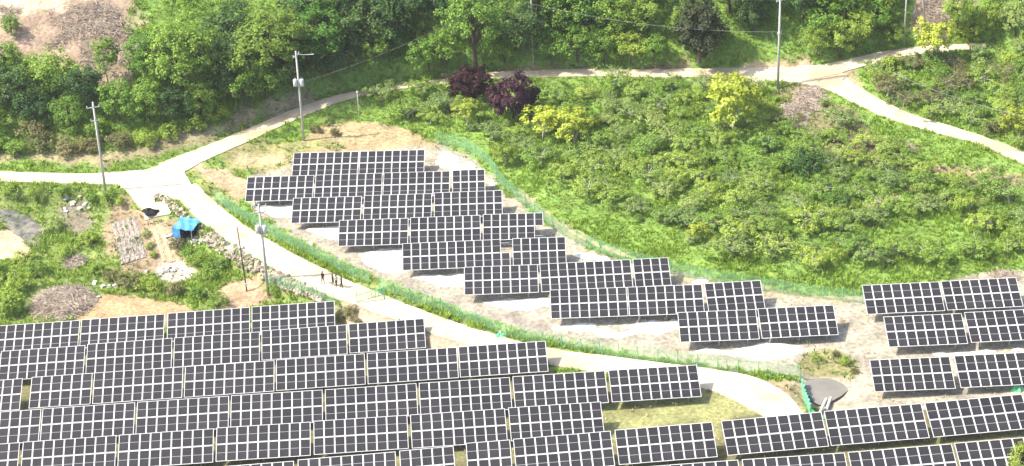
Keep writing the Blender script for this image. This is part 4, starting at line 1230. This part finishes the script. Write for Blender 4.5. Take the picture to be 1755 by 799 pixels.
# woods along the top: hand placed, each named after what it stands nearest to
WOOD = [  # kind, x, y, size, leaf
 ('mid0',30,185,1.1,L_DARK),('mid1',95,170,1.15,L_BIG),('mid2',10,130,.9,L_BIG),('mid0',150,185,1.0,L_DARK),('mid1',60,215,.9,L_DARK),('mid2',205,205,1.0,L_BIG),
 ('mid0',255,205,1.0,L_BIG),('mid1',120,225,.85,L_BUSH),('mid2',300,210,.9,L_DARK),('mid0',345,200,.95,L_BIG),('mid1',395,170,1.15,L_DARK),('mid2',422,182,1.0,L_BIG),
 ('mid0',458,168,.95,L_BIG),('mid1',500,146,1.0,L_DARK),('mid2',552,128,1.0,L_DARK),('mid0',598,116,.9,L_DARK),('mid1',640,106,.9,L_BIG),('mid2',610,95,1.2,L_DARK),
 ('mid0',660,85,1.15,L_DARK),('mid1',690,108,.85,L_BIG),('mid2',735,120,.85,L_BIG),('mid0',760,112,.8,L_BUSH),('mid1',700,45,1.3,L_DARK),('mid2',640,40,1.3,L_DARK),
 ('mid0',865,112,.9,L_BIG),('mid1',900,85,1.1,L_DARK),('mid2',945,108,.85,L_BIG),('mid0',990,104,.9,L_BUSH),('mid1',1035,108,.8,L_BIG),('mid2',1080,106,.8,L_BUSH),
 ('mid0',1120,108,.75,L_BIG),('mid1',960,60,1.1,L_BIG),('mid2',1010,55,1.1,L_BIG),('mid0',1060,65,1.1,L_BUSH),('mid1',1110,55,1.0,L_ORCH),('mid2',920,35,1.3,L_DARK),
 ('mid0',985,25,1.2,L_BIG),('mid1',1050,20,1.2,L_DARK),('mid2',1120,15,1.1,L_BIG),('mid0',860,40,1.2,L_DARK),('mid1',760,40,1.3,L_DARK),
 ('mid2',1250,20,1.3,L_DARK),('mid0',1300,20,1.2,L_DARK),('mid1',1290,55,.8,L_DARK),('mid2',1375,35,1.25,L_DARK),('mid0',1410,60,1.0,L_BIG),('mid1',1440,96,.85,L_ORCH),
 ('mid2',1470,78,.9,L_BUSH),('mid0',1400,92,.7,L_BUSH),('mid1',1500,60,.9,L_BIG),('mid2',1450,30,1.2,L_BIG),('mid0',1510,25,1.0,L_BUSH),('mid1',1530,78,.6,L_BUSH),
 ('mid2',1640,45,.8,L_ORCH),('mid0',1690,60,.8,L_BUSH),('mid1',1740,60,.85,L_ORC2),('mid2',1700,25,.9,L_BUSH),('mid0',1760,25,1.0,L_ORC2),('mid1',1660,70,.6,L_BUSH),
 ('mid1',20,60,.5,L_BUSH),('mid0',1175,70,.8,L_BUSH),('mid2',560,60,1.2,L_DARK),('mid1',520,45,1.2,L_DARK),('mid0',400,90,1.2,L_DARK),('mid2',360,140,1.2,L_DARK),('mid1',430,120,1.2,L_DARK),
 ('mid0',590,20,1.2,L_DARK),('mid2',-30,170,1.1,L_DARK),('mid0',-20,230,.8,L_BUSH),
]
MARK_W = {'the junction pole':(181,328),'the slim tree by the clearing':(186,146),'the transformer pole':(521,241),'the tall light green tree':(318,178),'the largest sunlit tree':(470,150),
 'the purple pair':(845,180),'the wood edge pole':(914,113),'the dark evergreen':(1198,104),'the ridge road pole':(1333,151),'the road fork':(1400,130),'the yellow roadside tree':(1602,108),'the upper right corner':(1755,0),'the upper left corner':(0,0),'the broad green tree':(815,112)}
def name_by_marks(items, marks, phrase):
    """phrase(ordinal, landmark, item) -> label, unique: the n-th nearest to its closest landmark"""
    mp = {k: P(*v) for k, v in marks.items()}
    owner = {}
    for it in items:
        p = it['p']
        k = min(mp, key=lambda q: (mp[q]-p).length)
        owner.setdefault(k, []).append(it)
    for k, l in owner.items():
        l.sort(key=lambda it: (it['p']-mp[k]).length)
        for i, it in enumerate(l):
            it['label'] = phrase('nearest' if i == 0 else (ORD[i]+' nearest' if i < len(ORD) else 'farther out'), k, it)
TONE = {L_DARK.name:'dark green', L_BIG.name:'mid green', L_BUSH.name:'fresh green', L_ORCH.name:'light green', L_ORC2.name:'grey green', L_OLV.name:'olive brown'}
items = [dict(key=k, p=P(x, y), s=s, mat=m_) for k, x, y, s, m_ in WOOD]
name_by_marks(items, MARK_W, lambda o, k, it: '%s wood tree, %s wood tree to %s' % (TONE[it['mat'].name], o, k))
for it in items:
    it['p'].z -= .05
    plant(it['key'], it['p'], it['s'], it['label'], 'tree', 'trees of the wood along the top', 'wood_tree', it['mat'])

# orchard and scrub on the slope: an uneven scatter of single trees
ORCH = [(640,165),(700,158),(770,165),(840,205),(900,185),(960,160),(1060,148),(1180,150),(1300,165),(1345,225),(1430,215),(1520,255),(1600,275),(1700,300),(1765,330),(1765,440),(1690,440),(1560,455),(1480,470),(1380,462),(1280,446),(1190,428),(1110,396),(1030,355),(960,305),(905,268),(860,245),(790,228),(720,208),(650,196),(600,190)]
SCRB = [(1480,120),(1560,112),(1640,100),(1760,90),(1765,260),(1700,232),(1620,208),(1560,190),(1500,155)]
def in_poly(px, x, y):
    return signed_dist(np.array(px, float), np.array([x], float), np.array([y], float))[0] > 0
AVOID = [[(1490,372),(1600,362),(1690,380),(1690,420),(1560,440),(1490,420)],[(1575,268),(1755,285),(1755,325),(1600,312)],[(1475,330),(1560,330),(1560,362),(1475,362)],[(1330,150),(1420,150),(1420,210),(1330,210)]]
def scatter(poly, n, dmin, keys, mats, smin, smax, seed, grad=False):
    r = random.Random(seed); out = []
    xs = [q[0] for q in poly]; ys = [q[1] for q in poly]
    tries = 0
    while len(out) < n and tries < n*60:
        tries += 1
        x, y = r.uniform(min(xs), max(xs)), r.uniform(min(ys), max(ys))
        if not in_poly(poly, x, y) or any(in_poly(a, x, y) for a in AVOID): continue
        p = P(x, y)
        s = r.uniform(smin, smax)
        if any((p.x-a)**2+(p.y-b)**2 < (dmin*(s+c)/2)**2 for a, b, c in PLANTED[-400:]): continue
        if any((p-it['p']).length < dmin*(s+it['s'])/2 for it in out): continue
        m_ = r.choice(mats)
        out.append(dict(key=r.choice(keys), p=p, s=s, mat=m_))
    return out
o1 = scatter(ORCH, 115, 3.7, ['orch0','orch1','orch2','orch3'], [L_ORCH,L_ORCH,L_ORC2,L_BUSH,L_ORCH], .72, 1.12, 1)
for it in o1: PLANTED.append((it['p'].x, it['p'].y, it['s']))
MARK_O = {'the purple pair':(845,190),'the tall yellow tree':(1258,212),'the wide yellow thicket':(957,243),'the small low yellow shrub':(1196,411),'the pale yellow shrub':(1102,292),
 'the dark shrub column':(1387,306),'the dark hollow shrub':(1445,358),'the dry branch heaps':(1372,182),'the grey stump':(1556,262),'the fence bend':(858,320),'the middle of the long fence':(1060,446),
 'the fence end':(1478,520),'the dry heap behind the panels':(1718,478),'the bare patch at the right edge':(1690,300),'the short white post':(616,207),'the small bare patch':(1515,345),'the road shoulder':(1270,138)}
name_by_marks(o1, MARK_O, lambda o, k, it: '%s orchard tree, %s one to %s' % (TONE[it['mat'].name], o, k))
for it in o1:
    it['p'].z -= .05
    plant(it['key'], it['p'], it['s'], it['label'], 'tree', 'orchard trees on the slope', 'orchard_tree', it['mat'])
PLANTED.clear()
o2 = scatter(ORCH, 95, 2.9, ['bush0','bush1','bush2','bush3'], [L_BUSH,L_ORCH,L_BUSH,L_ORC2], .45, .85, 2)
name_by_marks(o2, MARK_O, lambda o, k, it: '%s low shrub, %s one to %s' % (TONE[it['mat'].name], o, k))
for it in o2: plant(it['key'], it['p'], it['s'], it['label'], 'shrub', 'low shrubs among the orchard trees', 'low_shrub', it['mat'])
PLANTED.clear()
o3 = scatter(SCRB, 46, 3.0, ['orch0','orch1','bush0','bush2','orch3'], [L_ORC2,L_ORCH,L_BUSH,L_OLV], .7, 1.15, 3)
MARK_S = {'the road fork':(1420,135),'the yellow roadside tree':(1602,108),'the right edge yellow tree':(1752,232),'the long right road bend':(1560,208),'the right picture edge':(1755,150)}
name_by_marks(o3, MARK_S, lambda o, k, it: '%s scrub tree between the right roads, %s to %s' % (TONE[it['mat'].name], o, k))
for it in o3: plant(it['key'], it['p'], it['s'], it['label'], 'tree', 'scrub between the two right roads', 'scrub_tree', it['mat'])
PLANTED.clear()
# shrubs by hand along banks and in the low field
SHR = [(30,262,1.1,L_BUSH),(75,256,1.1,L_OLV),(115,262,1.0,L_OLV),(155,258,1.0,L_OLV),(205,250,1.1,L_OLV),(250,245,1.0,L_BUSH),(290,235,1.0,L_BUSH),(335,222,1.0,L_BUSH),(-5,258,1.0,L_BUSH),(370,205,1.0,L_BUSH),(60,235,1.2,L_OLV),(170,232,1.2,L_BUSH),
 (575,232,.5,L_OLV),(540,225,.55,L_OLV),(560,212,.5,L_ORC2),
 (30,500,1.2,L_BUSH),(15,535,1.3,L_BUSH),(60,470,.9,L_BUSH),(-10,480,1.2,L_BUSH),(110,440,.8,L_ORCH),(150,420,.8,L_ORCH),(95,395,.7,L_ORC2),(190,345,.7,L_BUSH),(205,350,.6,L_ORCH),(160,345,.6,L_BUSH),(60,335,.6,L_BUSH),(20,332,.7,L_BUSH),(110,335,.6,L_BUSH),
 (340,452,.8,L_BUSH),(370,470,.9,L_BUSH),(355,480,.7,L_BUSH),(385,455,.6,L_ORC2),(325,440,.6,L_BUSH),(225,492,.9,L_OLV),(262,498,.9,L_BUSH),(300,505,.8,L_OLV),(340,512,.7,L_BUSH),(375,525,.7,L_BUSH),(250,405,.35,L_ORC2),(256,425,.4,L_ORC2),(262,440,.35,L_BUSH),(1338,214,.5,L_OLV),(1372,206,.5,L_OLV),(1410,180,.45,L_BUSH),(1335,180,.6,L_BUSH),(305,425,.6,L_OLV),(470,505,.6,L_BUSH),(195,480,.7,L_OLV),(170,470,.7,L_ORCH),(45,450,.8,L_BUSH),
 (600,540,.6,L_OLV),(585,550,.5,L_OLV),(615,556,.4,L_OLV),(1400,620,.42,L_BUSH),(1432,610,.3,L_OLV),(1448,624,.42,L_BUSH),(1464,640,.3,L_OLV)]
items = [dict(key='bush%d' % (i % 4), p=P(a, b), s=c, mat=d) for i, (a, b, c, d) in enumerate(SHR)]
MARK_L = {'the junction pole':(181,328),'the transformer pole':(521,241),'the brushwood heap':(104,520),'the blue shed':(322,404),'the dark pole':(423,499),'the mulched beds':(220,415),'the pond':(1415,650),'the road gate':(630,518),'the left picture edge':(0,400)}
name_by_marks(items, MARK_L, lambda o, k, it: '%s bank shrub, %s bank shrub to %s' % (TONE[it['mat'].name], o, k))
for it in items: plant(it['key'], it['p'], it['s'], it['label'], 'shrub', 'shrubs on banks and rough ground', 'bank_shrub', it['mat'])

# grass and weeds: nobody could count them
def sward(name, label, mat, n, dmin, dmax, hgt, seed, region=None, blades=5, wid=.05, thr=None):
    r = np.random.default_rng(seed)
    x = r.uniform(-98, 98, n*6); y = r.uniform(-70, 100, n*6)
    d = density(x, y)*np.clip(.95+fbm(x, y, 6, 3)*1.3, 0, 1.6)
    ok = (d > dmin) & (d <= dmax) & (r.uniform(0, 1, len(x)) < np.clip(d, .1, 1))
    for poly in ROADS: ok[ok] &= signed_dist(poly, x[ok], y[ok]) < -.1
    if region is not None:
        w = poly_world(region, 0); ok[ok] &= signed_dist(w, x[ok], y[ok]) > 0
    x, y = x[ok][:n], y[ok][:n]
    z = height(x, y)
    k = np.repeat(np.arange(len(x)), blades)
    th = r.uniform(0, 6.28, len(k)); rad = r.uniform(0, .28, len(k))
    c = np.stack([x[k]+np.cos(th)*rad, y[k]+np.sin(th)*rad, z[k]-.04], 1)
    h = hgt*r.uniform(.4,1.25,len(k))*np.clip(.8+fbm(c[:,0], c[:,1], 4, 2)*1.6, .35, 1.6)
    out = np.stack([np.cos(th)*r.uniform(.1,.8,len(k)), np.sin(th)*r.uniform(.1,.8,len(k)), np.ones(len(k))], 1)
    sd = np.stack([-np.sin(th), np.cos(th), np.zeros(len(k))], 1)*(wid*r.uniform(.7,1.5,len(k)))[:,None]
    tip = c+out*h[:,None]
    q = np.stack([c-sd*.6, c+out*h[:,None]*.55-sd*1.2+np.array([0,0,.02]), tip, c+out*h[:,None]*.55+sd*1.2], 1)
    o = link(bpy.data.objects.new(name, quads_mesh(name, q, mat)))
    tag(o, label, 'grass', kind='stuff')
sward('meadow_grass', 'tall fresh grass and weeds under the orchard trees and woods', L_GRASS, 80000, .5, 9, .55, 1, blades=8, wid=.06)
sward('rough_weeds', 'patchy weeds on banks, verges and the low field', L_WEED, 20000, .15, .6, .4, 2, blades=6, wid=.07)
sward('dry_grass', 'thin dry straw on the bare banks and the solar field edges', L_STRAW, 14000, .01, .3, .32, 3, blades=4, wid=.06)
sward('verge_weeds', 'tall green weeds on the bank between the road and the upper solar field', L_GRASS, 14000, .3, 9, .75, 4, region=[(372,335),(420,362),(500,398),(560,432),(640,470),(740,510),(860,556),(960,582),(1100,604),(1260,630),(1370,640),(1370,656),(1260,650),(1100,628),(960,604),(850,585),(740,550),(640,515),(560,478),(500,445),(430,398),(378,354)], blades=9, wid=.065)

# ------------------------------------------------------------------ thin summer haze
hz = MB().box((0, 0, 50), (9200, 9200, 190)).build('haze', [])
hm = bpy.data.materials.new('haze'); hm.use_nodes = True
hn = hm.node_tree; hn.nodes.clear()
pv = hn.nodes.new('ShaderNodeVolumePrincipled')
pv.inputs['Color'].default_value = (0.92, 0.93, 0.94, 1)
pv.inputs['Density'].default_value = 0.0001
pv.inputs['Anisotropy'].default_value = 0.1
ho = hn.nodes.new('ShaderNodeOutputMaterial')
hn.links.new(pv.outputs[0], ho.inputs['Volume'])
hz.data.materials.append(hm)
tag(hz, kind='stuff')
